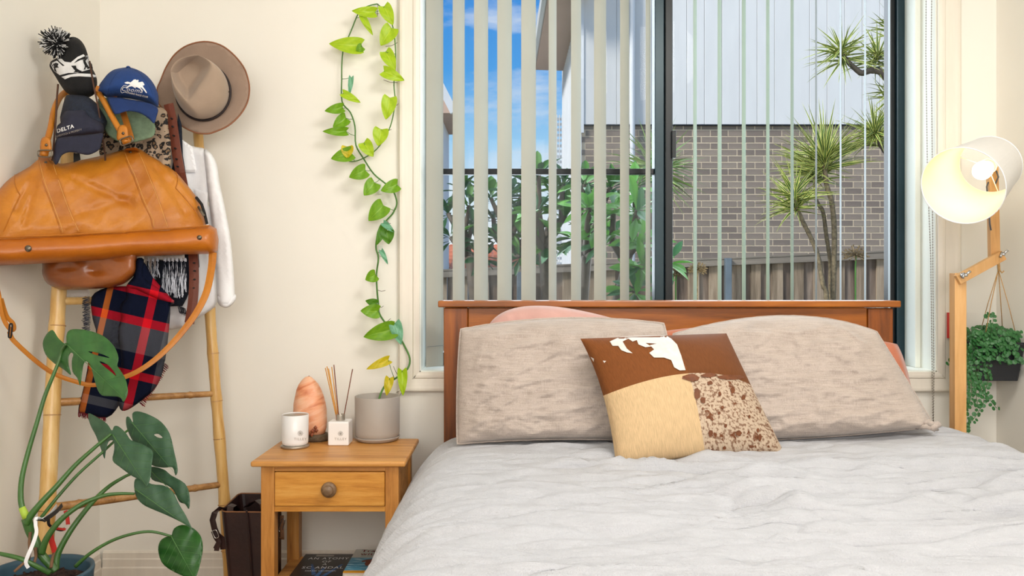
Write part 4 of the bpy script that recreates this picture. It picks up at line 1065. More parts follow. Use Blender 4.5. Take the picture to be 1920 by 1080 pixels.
# ================================================================== THINGS ON THE NIGHTSTAND
# candle
cc = W(553.5, 838, 2.655); cc.z = T
cn = thing('candle_jar', 'white round candle jar on a dark metal coaster', 'candle', cc)
obj('coaster', MB().lathe([(.0, 0), (.043, 0), (.046, .002), (.046, .007), (.043, .009), (0, .009)], cc, 40), M_silver, cn, smooth=True, bevel=.001)
jar = obj('glass', MB().lathe([(0, .0095), (.038, .0095), (.0415, .013), (.0425, .02), (.0435, .107), (.0425, .108), (.0405, .106), (.0395, .03), (0, .028)], cc, 48), M_candle, cn, smooth=True)
obj('silver_lining', MB().lathe([(.0403, .1055), (.0394, .032), (0, .031)], cc, 40), M_silver, cn, smooth=True)
obj('wax', MB().lathe([(.0385, .0325), (.0385, .045), (0, .046)], cc, 30), M_ceramicw, cn, smooth=True)
Tj = bvh(jar)
def logo(T_, c, r, parent, sc):
    mb = MB(); rr3 = 9
    for k in range(8):
        a = k*PI/4; mbp = []
        for q in range(13):
            t = q/12*2*PI; lx_ = .5+.42*math.cos(t); ly_ = .28*math.sin(t); mbp.append((c[0]+r*(lx_*math.cos(a)-ly_*math.sin(a)), c[1]+r*(lx_*math.sin(a)+ly_*math.cos(a))))
        mb.tube([cast(T_, x, y, .0008) for x, y in mbp], .00035, 4, closed=False)
    obj('flower_emblem', mb, M_print_g, parent)
    obj('lettering', text_on(T_, 'TILLEY', (c[0], c[1]+r*2.0), sc, 0, .0008, 0, 1.25), M_print_g, parent)
logo(Tj, (563, 812.5), 5.5, jar, 6.6)
# diffuser
dc = Vector((xp(638, 2.705), 2.707, T)); hs = .0345
df = thing('reed_diffuser', 'square white reed diffuser bottle between salt lamp and grey pot', 'diffuser', dc)
bo = obj('bottle', MB().box(dc.x-hs, dc.x+hs, dc.y-hs, dc.y+hs, T, T+.079), M_ceramicw, df, bevel=.005, seg=3)
obj('collar', MB().lathe([(0, .079), (.0150, .079), (.0152, .081), (.0152, .098), (.014, .0995), (.009, .0995), (.009, .09), (0, .09)], dc, 32), M_silver, df, smooth=True, bevel=.0005)
for (tx, ty, tt) in ((610, 690, 2.74), (613, 687, 2.70), (616, 691, 2.72), (626, 684, 2.69), (622, 688, 2.75), (661, 692, 2.71)):
    p0 = Vector((dc.x-(tx-638)*.0002, dc.y, T+.004)); p1 = W(tx, ty, tt); a = p0.lerp(p1, .45)
    o = obj('reed', MB().tube([p0, a, p1], .0017, 6), M_reed_d if tx in (661, 626) else M_reed, df, smooth=True)
Tb = bvh(bo); logo(Tb, (638.5, 813), 5.2, bo, 6.4)
# salt lamp
sc_ = Vector((xp(582, 2.755), 2.765, T))
sl = thing('salt_lamp', 'pink salt crystal lamp on a rough dark wooden base', 'lamp', sc_)
b = MB(); out = [(.045, 0), (.050, .006), (.053, .016), (.051, .022), (.046, .024), (0, .024)]
b.lathe([(0, 0)]+out, sc_+Vector((.012, 0, 0)), 30, None, .8)
for i, v in enumerate(b.v): b.v[i] = v+Vector((.002*nfun(v.x*60, v.y*60, v.z*60), .002*nfun(v.y*60, v.x*60, 4), 0))
obj('wooden_base', b, M_base_wood, sl, smooth=True)
b = MB(); n = 28; prf = []
zz = [.0, .02, .05, .08, .105, .13, .15, .168, .182, .192, .197]
rl = [.048, .055, .058, .056, .054, .050, .045, .038, .028, .016, .0]   # left extents
rrg = [.052, .058, .058, .056, .052, .046, .038, .028, .016, .006, -.006]
vs = []
for z, l_, r_ in zip(zz, rl, rrg):
    cxm = (r_-l_)/2; w = (l_+r_)/2
    for k in range(n):
        a = 2*PI*k/n; x = cxm+w*math.copysign(abs(math.cos(a))**.85, math.cos(a)); y = w*.72*math.sin(a); f = 1+.05*nfun(x*25, y*25, z*25)
        vs.append(Vector((sc_.x-.004+x*f, sc_.y+y*f, T+.024+z+.003*nfun(x*40, y*40, 2))))
fs = [(i*n+k, i*n+(k+1) % n, (i+1)*n+(k+1) % n, (i+1)*n+k) for i in range(len(zz)-1) for k in range(n)]+[tuple(range(n))[::-1], tuple((len(zz)-1)*n+k for k in range(n))]
b.add(vs, fs); obj('salt_crystal', b, M_salt, sl, smooth=True)
b = MB()
for k in range(26):
    a = rr2.uniform(-2.6, -.9); p = sc_+Vector((-.004+.052*math.cos(a), .040*math.sin(a)-.006, .026+rr2.uniform(0, .035)*(1 if k % 2 else .6))); r = rr2.uniform(.004, .009)
    b.add([p+Vector(v)*r for v in ((1,0,.2),(.2,1,0),(-1,.1,0),(0,-1,.1),(0,.2,1.1),(.1,0,-1))], [(0,1,4),(1,2,4),(2,3,4),(3,0,4),(1,0,5),(2,1,5),(3,2,5),(0,3,5)])
obj('salt_chips', b, M_salt_d, sl, kind='stuff')
b = MB()
for k in range(60):
    a = rr2.uniform(0, 2*PI); q = rr2.uniform(.045, .085); p = sc_+Vector((.01+q*math.cos(a), q*math.sin(a)*.7, .0015)); r = rr2.uniform(.0006, .002)
    if abs(p.x-dc.x) < .037 and abs(p.y-dc.y) < .037: continue
    b.add([p+Vector(v)*r for v in ((1,0,0),(0,1,0),(-1,0,0),(0,-1,0),(0,0,.7))], [(0,1,4),(1,2,4),(2,3,4),(3,0,4),(3,2,1,0)])
sg = obj('salt_grains', b, M_salt, None, 'fine salt grains scattered around the salt lamp', 'salt', kind='stuff')
# grey pot + saucer
pc = Vector((xp(707, 2.765), 2.772, T))
pot = thing('plant_pot', 'matt grey cylinder pot and saucer holding the trailing vine', 'pot', pc)
obj('saucer', MB().lathe([(0, 0), (.062, 0), (.070, .003), (.0765, .012), (.0765, .0155), (.073, .0155), (.068, .008), (0, .007)], pc, 56), M_potgrey, pot, smooth=True, bevel=.0006)
obj('pot_body', MB().lathe([(0, .008), (.058, .008), (.068, .0105), (.074, .018), (.0755, .03), (.0765, .150), (.0755, .1515), (.0725, .150), (.0715, .04), (0, .03)], pc, 64), M_potgrey, pot, smooth=True)
obj('soil', MB().lathe([(.0714, .105), (.03, .11), (0, .108)], pc, 30), M_soil, pot, smooth=True)
# ================================================================== POTHOS VINE
def h3(x, y): return (x/2.7+560, y/2.7)
def h4(x, y): return (x/2.842+560, y/2.842+380)
vine = thing('pothos_vine', 'trailing lime-green heart-leaved vine climbing the wall beside the window', 'plant', (pc.x, pc.y, T+.108))
vd = 2.895
sa = [h3(*p) for p in ((398, 20), (360, 28), (325, 45), (300, 72), (262, 165), (228, 245), (219, 320), (218, 400), (220, 515), (262, 570), (285, 640), (290, 735), (330, 805), (380, 880), (440, 930), (480, 970), (497, 1025), (488, 1060))]
sb = [h4(*p) for p in ((515, 30), (500, 60), (455, 110), (422, 170), (412, 240), (425, 295), (415, 380), (418, 470), (425, 540), (430, 590), (470, 650), (525, 700), (565, 765), (592, 830), (580, 885), (525, 930), (470, 965), (443, 1005), (425, 1058))]
dd = [vd]*(len(sa)+len(sb)-6)+[2.885, 2.87, 2.845, 2.82, 2.80, 2.775]
allp = [(x, y, d_) for (x, y), d_ in zip(sa+sb, dd)]
sp_ = [W(*q) for q in crom(allp, 4, False)]
sp_.append(Vector((sp_[-1].x, sp_[-1].y, T+.105)))
sm = obj('stem', MB().tube(sp_, [.0022+.0014*i/len(sp_) for i in range(len(sp_))], 7), M_stem, vine, smooth=True)
sc2 = [h3(*p) for p in ((398, 20), (425, 45), (460, 95), (480, 150), (490, 250), (489, 340), (482, 430), (488, 515), (470, 620), (440, 690), (395, 755), (330, 800), (270, 818), (225, 800), (213, 780))]
sp2 = [W(*q) for q in crom([(x, y, vd-.012) for x, y in sc2], 4, False)]
obj('stem', MB().tube(sp2, .0021, 7), M_stem, vine, smooth=True)
stempts = sp_+sp2
def heart(base, tip, w, d, m, tilt=0.0, fold=.25, curl=.15, side=1.0, name='leaf', parent=None, pet=None, petm=None, hk=.16):
    """heart leaf between two pixels; side<1 squashes one half (seen edge-on)"""
    bx_, by_ = base; tx, ty = tip; L_ = math.hypot(tx-bx_, ty-by_); ax = ((tx-bx_)/L_, (ty-by_)/L_); nx, ny = -ax[1], ax[0]; s = d/F; mb = MB()
    def hw(v): return max(0, math.sin(PI*min(1, max(0, v))**.56))**.8
    def fn(u, v):
        q = (u-.5)*2; vv = v
        k = hw(v); lobe = hk*2.3*abs(q)**1.3*k*(1-v)**3*L_
        off = q*k*w/2*(side if q > 0 else 1)
        px = bx_+ax[0]*(v*L_-lobe)+nx*off; py = by_+ax[1]*(v*L_-lobe)+ny*off
        dep = d-abs(q)*k*fold*w*s*.5+tilt*(v-.5)*L_*s+curl*(v-.4)**2*L_*s*1.5+.002*math.sin(v*9+q*3)
        return W(px, py, dep)
    mb.grid(fn, 8, 12)
    o = obj(name, mb, m, parent or vine, smooth=True)
    if pet is not None:
        o2 = W(bx_, by_, d-.0); mid = o2.lerp(pet, .5)+Vector((0, -.004, -.003)); obj('petiole', MB().tube([pet, mid, o2], [.0012, .001, .001], 5), petm or M_stem, parent or vine, smooth=True)
    return o
LV = [(3,(386,62),(268,55),56,0),(3,(322,82),(376,180),34,0),(3,(312,232),(153,221),84,0),(3,(322,236),(290,258),44,1),(3,(432,32),(478,128),66,0),(3,(470,142),(415,232),82,0),
      (3,(440,262),(490,355),66,0),(3,(432,360),(536,408),60,0),(3,(462,495),(441,606),76,0),(3,(418,655),(402,740),78,0),(3,(330,722),(378,794),66,0),(3,(246,742),(246,802),62,3),(3,(268,775),(163,804),72,1),
      (3,(338,862),(255,898),74,1),(3,(385,925),(330,990),76,1),(3,(500,935),(415,966),66,1),(4,(452,15),(372,97),94,1),(3,(266,392),(256,486),26,2),(3,(225,472),(314,520),40,0),(3,(222,545),(131,562),52,1),(3,(240,598),(173,645),66,1),(3,(240,665),(120,665),46,1),
      (4,(452,108),(512,158),34,2),(4,(455,128),(412,230),46,4),(4,(470,150),(480,222),72,4),(4,(440,255),(476,330),26,2),(4,(410,385),(355,412),66,1),(4,(416,538),(355,522),44,4),(4,(424,580),(329,576),74,1),(4,(502,675),(345,716),96,1),(4,(512,642),(546,758),66,2),(4,(478,838),(360,888),48,3),(4,(484,935),(468,1030),48,3),(4,(552,895),(556,1030),52,0)]
for i, (zi, ba, tip, w, mi) in enumerate(LV):
    f = h3 if zi == 3 else h4; k = 2.7 if zi == 3 else 2.842; B_ = f(*ba); T_ = f(*tip)
    dl = vd-.035-.018*rr.random()
    if i in (31, 32, 33): dl = 2.80
    wb = W(B_[0], B_[1], dl); near = min(stempts, key=lambda q: (q-wb).length)
    heart(B_, T_, w/k*1.04, dl, M_po[mi], tilt=rr.uniform(-.25, .15), fold=rr.uniform(.1, .4), pet=near if i != 31 else near)
# aerial roots
ar = MB()
for (x0_, y0_, x1_, y1_, zi) in ((400,20,398,85,3),(440,236,500,216,3),(430,405,500,418,3),(490,530,505,525,3),(405,668,470,655,3),(470,95,490,112,4),(420,465,462,468,4),(430,555,452,550,4),(455,635,490,618,4),(505,872,530,920,4)):
    f = h3 if zi == 3 else h4; a = W(*f(x0_, y0_), vd-.02); c = W(*f(x1_, y1_), vd-.01); ar.tube([a, a.lerp(c, .5)+Vector((0, 0, -.004)), c], .0009, 5)
obj('aerial_roots', ar, M_cord, vine, kind='stuff')
for (x, y, lab) in ((706, 14, 'small clear adhesive hook at the top of the vine loop'), (711, 353, 'small clear adhesive hook below the vine crossing'), (713, 470, 'small clear adhesive hook halfway down the vine')):
    p = W(x, y, 2.912); h = thing('adhesive_hook', lab, 'hook', p); obj('backplate', MB().box(p.x-.009, p.x+.009, 2.914, 2.9195, p.z-.02, p.z+.02), M_reveal, h, bevel=.002)
    obj('hook', MB().tube([p+Vector((0, 0, -.01)), p+Vector((0, -.014, -.012)), p+Vector((0, -.018, -.004))], .003, 6), M_reveal, h)
#=====PART4=====
# ================================================================== FLOOR LAMP
LD = 2.735
lamp = thing('floor_lamp', 'jointed wooden floor lamp with white drum shade, lit', 'lamp', (xp(1796, LD), LD, 0))
lx0, lx1 = xp(1785, LD), xp(1807, LD)
obj('post', MB().box(lx0, lx1, LD-.018, LD+.018, .02, zp(512, LD)), M_beech, lamp, bevel=.002)
obj('foot', MB().box(lx0-.02, lx1+.10, LD-.045, LD+.07, 0, .02), M_beech, lamp, bevel=.003)
pA = W(1793, 522, LD-.0); pB = W(1868, 481, LD)
ad = (pB-pA).normalized(); up = Vector((-ad.z, 0, ad.x))
obj('arm', MB().obox(pA-ad*.012+Vector((0, -.024, 0)), pB+ad*.008+Vector((0, -.024, 0)), up*.0165, (0, .010, 0)), M_beech, lamp, bevel=.002)
pC = W(1860, 300, LD); pB2 = W(1864, 486, LD)
uv_ = (pC-pB2).normalized(); sdv = Vector((uv_.z, 0, -uv_.x))
obj('arm', MB().obox(pB2, pC, sdv*.0165, (0, .010, 0)), M_beech, lamp, bevel=.002)
def wing(p, name='wing_nut'):
    b = MB().lathe([(.008, 0), (.008, .003), (.005, .004), (.0045, .02), (0, .021)], p, 14, rot_to((.5, -1, 0)))
    d0 = Vector((.5, -1, 0)).normalized()*.014
    for s in (1, -1): b.tube([p+d0, p+d0+Vector((.006*s, -.002, .006)), p+d0+Vector((.013*s, -.006, .012*s+.002))], [.0035, .004, .0045], 8)
    obj(name, b, M_steel, lamp, smooth=True)
wing(W(1803, 516, LD-.04)); wing(W(1873, 477, LD-.02))
b = MB().tube([W(1853, 342, LD-.012), W(1850, 350, LD-.02), W(1853, 380, LD-.024), W(1856, 420, LD-.02), W(1858, 431, LD-.012), W(1859, 430, LD+.0)], .0026, 7)
b.tube([W(1868, 320, LD-.016), W(1872, 332, LD-.02), W(1866, 345, LD-.014)], .0026, 7)
obj('cable', b, mat('grey_cable', (96, 98, 104), .6, .05), lamp, smooth=True)
# shade: open tapered drum, axis F1 (front rim) -> F2 (back rim)
P1 = W(1804, 349, 2.50); P2 = W(1856, 309, 2.63); ax = (P2-P1); HL = ax.length; Rm = rot_to(ax)
R1_, R2_ = .1225, .094
sh = obj('lamp_shade', MB().add(*(lambda m: (m.v, [f for f in m.f if len(f) == 4]))(MB().lathe([(R1_, 0), (R2_, HL), (R2_-.0012, HL), (R1_-.0012, 0), (R1_, 0)], P1, 72, Rm))), M_shade, lamp, smooth=False)
obj('shade_lining', MB().add(*(lambda m: (m.v, [f for f in m.f if len(f) == 4]))(MB().lathe([(R1_-.0016, .001), (R2_-.0016, HL-.001)], P1, 72, Rm))), M_shade_in, sh, smooth=True)
def ring(c, r, tr): return [c+Rm @ Vector((r*math.cos(a*PI/24), r*math.sin(a*PI/24), 0)) for a in range(48)]
b = MB().tube(ring(P1, R1_, 0), .0018, 6, closed=True); b.tube(ring(P2, R2_, 0), .0018, 6, closed=True); obj('rim_wire', b, M_white, sh, smooth=True)
bc_ = P1+ax*.80; b = MB()
for k in range(3):
    a = k*2*PI/3+.4; b.tube([P1+ax*.94+Rm @ Vector((.022*math.cos(a), .022*math.sin(a), 0)), P2+Rm @ Vector((R2_*math.cos(a), R2_*math.sin(a), 0))], .0016, 6)
b.tube([P1+ax*.94+Rm @ Vector((.024*math.cos(a*PI/12), .024*math.sin(a*PI/12), 0)) for a in range(24)], .0022, 6, closed=True)
obj('shade_ring', b, M_white, sh, smooth=True)
b = MB().lathe([(.0, .0), (.021, 0), (.022, .03), (.018, .055), (0, .056)], P1+ax*.90, 24, Rm)
b.tube([P1+ax*1.1, W(1860, 312, LD-.02)], .010, 10)
obj('bulb_holder', b, M_sticker, lamp, smooth=True)
prb = [(0, -.068), (.014, -.065), (.024, -.055), (.0295, -.040), (.029, -.026), (.022, -.012), (.015, -.002), (.014, .004)]
obj('bulb', MB().lathe(prb, P1+ax*.88, 28, Rm), M_bulb, lamp, smooth=True)
bl_ = bpy.data.lights.new('bulb_light', 'POINT'); bo_ = bpy.data.objects.new('bulb_light', bl_); C.objects.link(bo_); bo_.location = P1+ax*.45; bl_.energy = .32; bl_.color = (1, .86, .62); bl_.shadow_soft_size = .03
# ================================================================== HANGING PLANTER
PD = 2.842; pcx = xp(1849, PD); pz0, pz1 = zp(709, PD), zp(645, PD)
hp_ = thing('hanging_planter', 'black tapered planter of trailing button-leaf vine hanging from the wooden lamp by twine', 'planter', (pcx, PD-.03, pz0))
def rrect(hx, hy, z, n=6):
    pts = []
    for sx, sy, a0 in ((1, 1, 0), (-1, 1, PI/2), (-1, -1, PI), (1, -1, 1.5*PI)):
        for k in range(n): a = a0+PI/2*k/(n-1); pts.append(Vector((pcx+sx*(hx-.015)+.015*math.cos(a), PD-.03+sy*(hy-.015)+.015*math.sin(a), z)))
    return pts
b = MB(); lay = [rrect(.068, .05, pz0), rrect(.084, .062, pz1), rrect(.090, .068, pz1+.002), rrect(.090, .068, pz1+.012), rrect(.084, .062, pz1+.012), rrect(.080, .058, pz1-.01)]
n = len(lay[0]); b.add([p for l_ in lay for p in l_], [(i*n+k, i*n+(k+1) % n, (i+1)*n+(k+1) % n, (i+1)*n+k) for i in range(len(lay)-1) for k in range(n)]+[tuple(range(n))[::-1], tuple(5*n+k for k in range(n))])
obj('pot', b, M_plastic_k, hp_)
kn_ = W(1872, 489, LD-.03); b = MB()
for tx, ty in ((.062, -.05), (-.055, -.05), (-.02, .045), (.066, .04)):
    e = Vector((pcx+tx, PD-.03+ty, pz1+.01)); b.tube([kn_+Vector((0, 0, -.03)), kn_.lerp(e, .5)+Vector((0, 0, -.006)), e], .0014, 6)
b.tube([kn_+Vector((0, 0, .012)), kn_, kn_+Vector((.002, 0, -.035))], .0045, 8)
b.tube([kn_+Vector((.0, -.002, -.03)), kn_+Vector((.010, -.004, -.04)), kn_+Vector((.016, -.004, -.034))], .0022, 6)
obj('twine', b, M_twine, hp_, smooth=True)
lb = MB(); sb_ = MB(); r4 = random.Random(11)
def button(p, nrm, r):
    R = rot_to(nrm); vs = [p]+[p+R @ Vector((r*math.cos(k*PI/4), r*1.1*math.sin(k*PI/4), -.15*r)) for k in range(8)]
    lb.add(vs, [(0, 1+k, 1+(k+1) % 8) for k in range(8)], [(.5, .5)]+[(.5+.5*math.cos(k*PI/4), .5+.5*math.sin(k*PI/4)) for k in range(8)])
for k in range(420):   # bushy top
    a = r4.uniform(0, 2*PI); q = math.sqrt(r4.random()); p = Vector((pcx+q*.105*math.cos(a)-.012, PD-.03+q*.07*math.sin(a), pz1+.015+r4.uniform(-.025, .055)*(1.1-q*.5)))
    p.x = min(p.x, XR-.012); p.y = min(p.y, 2.9)
    button(p, (r4.uniform(-.6, .6), r4.uniform(-1, -.1), r4.uniform(.1, 1)), r4.uniform(.0055, .0085))
for k in range(230):
    p = Vector((pcx+r4.uniform(-.10, .062), PD-.03-.072+r4.uniform(-.012, .006), pz1+r4.uniform(-.055, .05)))
    button(p, (r4.uniform(-.6, .6), -1, r4.uniform(0, 1)), r4.uniform(.0055, .0085))
def trail(pts, step=.011, r=.0065):
    P = [W(*q) for q in crom(pts, 6, False)]; sb_.tube(P, .0011, 5); acc = 0
    for i in range(1, len(P)):
        acc += (P[i]-P[i-1]).length
        if acc > step:
            acc = 0
            for s in (-1, 1): button(P[i]+Vector((s*.008, r4.uniform(-.004, .002), r4.uniform(-.004, .004))), (r4.uniform(-.5, .5), -1, r4.uniform(-.2, .7)), r*r4.uniform(.8, 1.2))
e_ = PD-.085
for t_ in (((1830, 620, e_), (1822, 660, e_), (1815, 700, e_)), ((1842, 620, e_), (1838, 660, e_), (1845, 690, e_)), ((1856, 600, e_), (1858, 640, e_), (1850, 700, e_)), ((1870, 610, e_), (1866, 650, e_), (1868, 672, e_)),
           ((1828, 640, e_), (1830, 700, e_), (1845, 745, e_), (1836, 770, e_), (1822, 790, e_)), ((1815, 650, e_), (1812, 720, e_), (1810, 770, e_), (1812, 812, e_)), ((1848, 660, e_), (1853, 710, e_), (1848, 735, e_), (1868, 765, e_)),
           ((1835, 690, e_), (1830, 730, e_), (1833, 760, e_)), ((1812, 640, e_), (1816, 690, e_), (1822, 730, e_), (1815, 765, e_)), ((1880, 620, PD-.05), (1905, 632, PD-.06), (1912, 660, PD-.06), (1914, 694, PD-.06)),
           ((1805, 650, e_+.02), (1790, 668, e_+.02), (1778, 686, e_+.02)), ((1800, 625, e_), (1806, 680, e_), (1808, 700, e_)), ((1850, 598, e_), (1856, 588, e_), (1862, 596, e_), (1858, 640, e_))): trail(t_)
obj('foliage', lb, M_button, hp_, kind='stuff'); obj('trailing_stems', sb_, M_stem_d, hp_, kind='stuff', smooth=True)
# ================================================================== BAMBOO LADDER
ladder = thing('bamboo_ladder', 'bamboo ladder leaning in the corner under bags, hats and scarves', 'ladder', (-1.2, 2.55, 0))
def bamboo(a, c, r0, r1, nodes, parent, m, name):
    a, c = Vector(a), Vector(c); n = 44; pts = []; rs = []
    for i in range(n+1):
        t = i/n; pts.append(a.lerp(c, t)+Vector((.002*math.sin(t*9), 0, .0))); r = r0+(r1-r0)*t
        k = min(abs(t-q) for q in nodes); rs.append(r+(.0016 if k < .012 else 0)-(.0005 if .012 < k < .03 else 0))
    o = obj(name, MB().tube(pts, rs, 14), m, parent, smooth=True)
    nb_ = MB()
    for q in nodes:
        p = a.lerp(c, q); r = r0+(r1-r0)*q+.0012; dv = (c-a).normalized()*.0014; nb_.tube([p-dv, p+dv], r+.0006, 16)
    obj('node_ring', nb_, M_bamboo_d, o, kind='stuff'); return o
def zy(py, d): return CZ-(py-CY)*d/F
SLb = Vector((xp(70, 2.33), 2.33, 0)); SLt = Vector((xp(134, 2.62)+.002, 2.62, 1.78))
SRb = Vector((xp(434, 2.775), 2.775, 0)); SRt = Vector((xp(367, 2.85), 2.85, 1.73))
bamboo(SLb, SLt, .0245, .020, (.12, .245, .40, .55, .72, .88), ladder, M_bamboo, 'stile')
bamboo(SRb, SRt, .0195, .0165, (.11, .20, .33, .405, .50, .60, .74, .88), ladder, M_bamboo, 'stile')
def stile_at(B_, T_, py):
    lo, hi = 0, 1
    for _ in range(30):
        m_ = (lo+hi)/2; p = B_.lerp(T_, m_); y = CY+(CZ-p.z)*F/p.y
        if y > py: lo = m_
        else: hi = m_
    return B_.lerp(T_, lo)
for yl, yr, r in ((953, 908, .013), (755, 738, .0125), (565, 558, .0125), (372, 392, .012), (196, 205, .012)):
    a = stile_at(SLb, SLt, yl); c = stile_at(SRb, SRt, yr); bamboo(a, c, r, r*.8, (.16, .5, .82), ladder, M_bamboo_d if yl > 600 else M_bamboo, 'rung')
# ================================================================== MONSTERA
MD = 2.08
mz = zp(1070, 2.05); mc = Vector((xp(72, 2.05), 2.05, 0)); PR_ = .128
mon = thing('monstera', 'potted monstera with split leaves in a ribbed slate-blue pot', 'plant', mc)
vs = []; n = 160; b = MB()
prf = [(PR_*.78, 0), (PR_*.84, .02), (PR_*.97, mz-.02), (PR_, mz-.006), (PR_-.001, mz), (PR_-.008, mz), (PR_-.011, mz-.01), (PR_-.013, mz-.045)]
for i, (r, z) in enumerate(prf):
    for k in range(n):
        a = 2*PI*k/n; rb = .0014 if (k % 4 < 2 and i in (1, 2)) else 0; vs.append(mc+Vector(((r+rb)*math.cos(a), (r+rb)*math.sin(a), z)))
b.add(vs, [(i*n+k, i*n+(k+1) % n, (i+1)*n+(k+1) % n, (i+1)*n+k) for i in range(len(prf)-1) for k in range(n)]+[tuple(range(n))[::-1]])
obj('pot', b, M_potblue, mon, smooth=True)
b = MB(); SZ = mz-.036
b.grid(lambda u, v: mc+Vector(((PR_-.0135)*v*math.cos(u*2*PI), (PR_-.0135)*v*math.sin(u*2*PI), SZ+.006*nfun(u*20, v*20))), 40, 10)
for k in range(220):
    a = r4.uniform(0, 2*PI); q = math.sqrt(r4.random())*(PR_-.02); p = mc+Vector((q*math.cos(a), q*math.sin(a), SZ+.002)); v = Vector((r4.uniform(-1, 1), r4.uniform(-1, 1), r4.uniform(-.2, .5)))*.008
    b.obox(p-v, p+v, (.002, .001, 0), (0, .0005, .0012))
obj('bark_chips', b, M_soil, mon, kind='stuff')
def q2(x, y): return (x/2.25, y/2.25+600)
def mstem(pts, r0, r1, m=M_stem_d, name='stem'):
    P = [W(*c_) for c_ in crom([(*q2(x, y), d) for x, y, d in pts], 5, False)]; n = len(P)
    return obj(name, MB().tube(P, [r0+(r1-r0)*i/(n-1) for i in range(n)], 10), m, mon, smooth=True)
mstem([(104, 822, 2.04), (88, 760, 2.05), (92, 670, 2.07), (118, 560, 2.09), (152, 445, 2.11), (188, 325, 2.13), (222, 240, 2.14), (246, 180, 2.15), (262, 130, 2.155), (278, 102, 2.14)], .0072, .0035)
b = W(*q2(92, 790), 2.04); b2 = W(*q2(112, 835), 2.04); obj('leaf_sheath', MB().tube([b, b.lerp(b2, .5), b2], [.0078, .009, .0095], 10), mat('lime_sheath', (176, 206, 70), .5, .1), mon, smooth=True)
mstem([(112, 858, 2.04), (130, 825, 2.04), (175, 770, 2.05), (240, 700, 2.07), (320, 610, 2.10), (415, 525, 2.14), (470, 480, 2.16)], .0095, .0036)
mstem([(165, 845, 2.06), (240, 750, 2.08), (330, 650, 2.12), (430, 560, 2.16), (490, 505, 2.20), (540, 465, 2.24)], .0045, .003)
mstem([(175, 985, 2.03), (198, 920, 2.03), (255, 845, 2.04), (340, 780, 2.06), (430, 743, 2.08), (500, 733, 2.10), (568, 733, 2.11)], .0085, .0032)
mstem([(235, 1050, 2.05), (245, 985, 2.06), (300, 885, 2.08), (380, 780, 2.12), (450, 710, 2.16), (510, 670, 2.19), (560, 648, 2.22), (640, 640, 2.24)], .0085, .003)
mstem([(318, 1040, 2.06), (380, 985, 2.06), (470, 932, 2.07), (560, 902, 2.08), (640, 893, 2.09), (722, 912, 2.10)], .005, .003)
mstem([(-40, 980, 2.0), (20, 990, 1.99), (90, 1008, 1.99), (150, 1037, 2.0), (210, 1068, 2.02)], .0045, .0065)
mstem([(112, 838, 2.045), (128, 890, 2.05), (148, 930, 2.05), (172, 985, 2.04), (210, 1030, 2.04), (235, 1060, 2.04)], .0125, .0095, name='main_stem')
ro = MB()
for pts in (((128, 895, 2.04), (124, 940, 2.03), (126, 985, 2.03), (120, 1020, 2.02)), ((150, 960, 2.03), (152, 1000, 2.02), (140, 1040, 2.0)), ((120, 1010, 2.0), (90, 1035, 1.98), (60, 1062, 1.97)), ((215, 1045, 2.0), (222, 1000, 2.02), (228, 985, 2.03))):
    ro.tube([W(*q2(x, y), d) for x, y, d in pts], [.004, .0035, .0035, .003][:len(pts)], 7)
obj('aerial_root', ro, M_root, mon, kind='stuff', smooth=True)
def mleaf(outl, rib, d0, d1, m, holes=(), fold=.22, veins=True, sm=3):
    """d0,d1 depths at rib start/end"""
    o = [q2(*p) for p in outl]; hs = [[q2(*p) for p in h] for h in holes]; (ax_, ay_), (bx_, by_) = q2(*rib[0]), q2(*rib[1])
    L_ = math.hypot(bx_-ax_, by_-ay_); tx, ty = (bx_-ax_)/L_, (by_-ay_)/L_
    def df(x, y):
        s = ((x-ax_)*tx+(y-ay_)*ty)/L_; r = abs(-(x-ax_)*ty+(y-ay_)*tx); return d0+(d1-d0)*s+fold*r/F*2.1-.0+.05*max(0, r/40)**2*.15+.012*(s-.5)**2+.003*math.sin(s*16+(r*.12))*min(1, r/15)
    oo = crom(o, sm); mb = sheet(oo, df, .0009, 4.2, None, [crom(h, 3) for h in hs]); lf = obj('leaf', mb, m, mon, smooth=True)
    if veins:
        vb_ = MB(); vb_.tube([W(ax_+(bx_-ax_)*t/10, ay_+(by_-ay_)*t/10, df(ax_+(bx_-ax_)*t/10, ay_+(by_-ay_)*t/10)-.0012) for t in range(11)], [.0012-.0001*t for t in range(11)], 5)
        for k in range(5):
            for s in (1, -1):
                t = .06+.15*k; x0_, y0_ = ax_+tx*L_*t, ay_+ty*L_*t; pts = []
                for q in range(9):
                    l_ = L_*.055*q; an = .95; x = x0_+l_*(tx*math.cos(an)-s*ty*math.sin(an)); y = y0_+l_*(ty*math.cos(an)+s*tx*math.sin(an))
                    if not inside((x, y), oo) or any(inside((x, y), h) for h in hs): break
                    pts.append(W(x, y, df(x, y)-.0005))
                if len(pts) > 2: vb_.tube(pts, .00035, 4)
        obj('veins', vb_, M_vein, lf, kind='stuff')
    return lf
mleaf([(222,42),(246,76),(277,101),(280,68),(290,45),(320,38),(380,46),(440,70),(482,112),(500,160),(495,192),(508,212),(530,250),(540,300),(532,330),(520,346),(506,326),(470,322),(430,318),(410,290),(395,240),(382,195),(364,174),(352,190),(345,240),(338,278),(326,245),(306,218),(303,172),(309,146),(300,138),(290,155),(290,190),(300,232),(270,210),(225,180),(192,145),(180,98),(196,60)],
      ((278, 100), (522, 330)), 2.15, 2.06, M_mon[0], [[(372,133),(400,136),(440,148),(462,160),(440,156),(400,146)], [(420,174),(450,186),(475,210),(490,236),(465,216),(435,192)]])
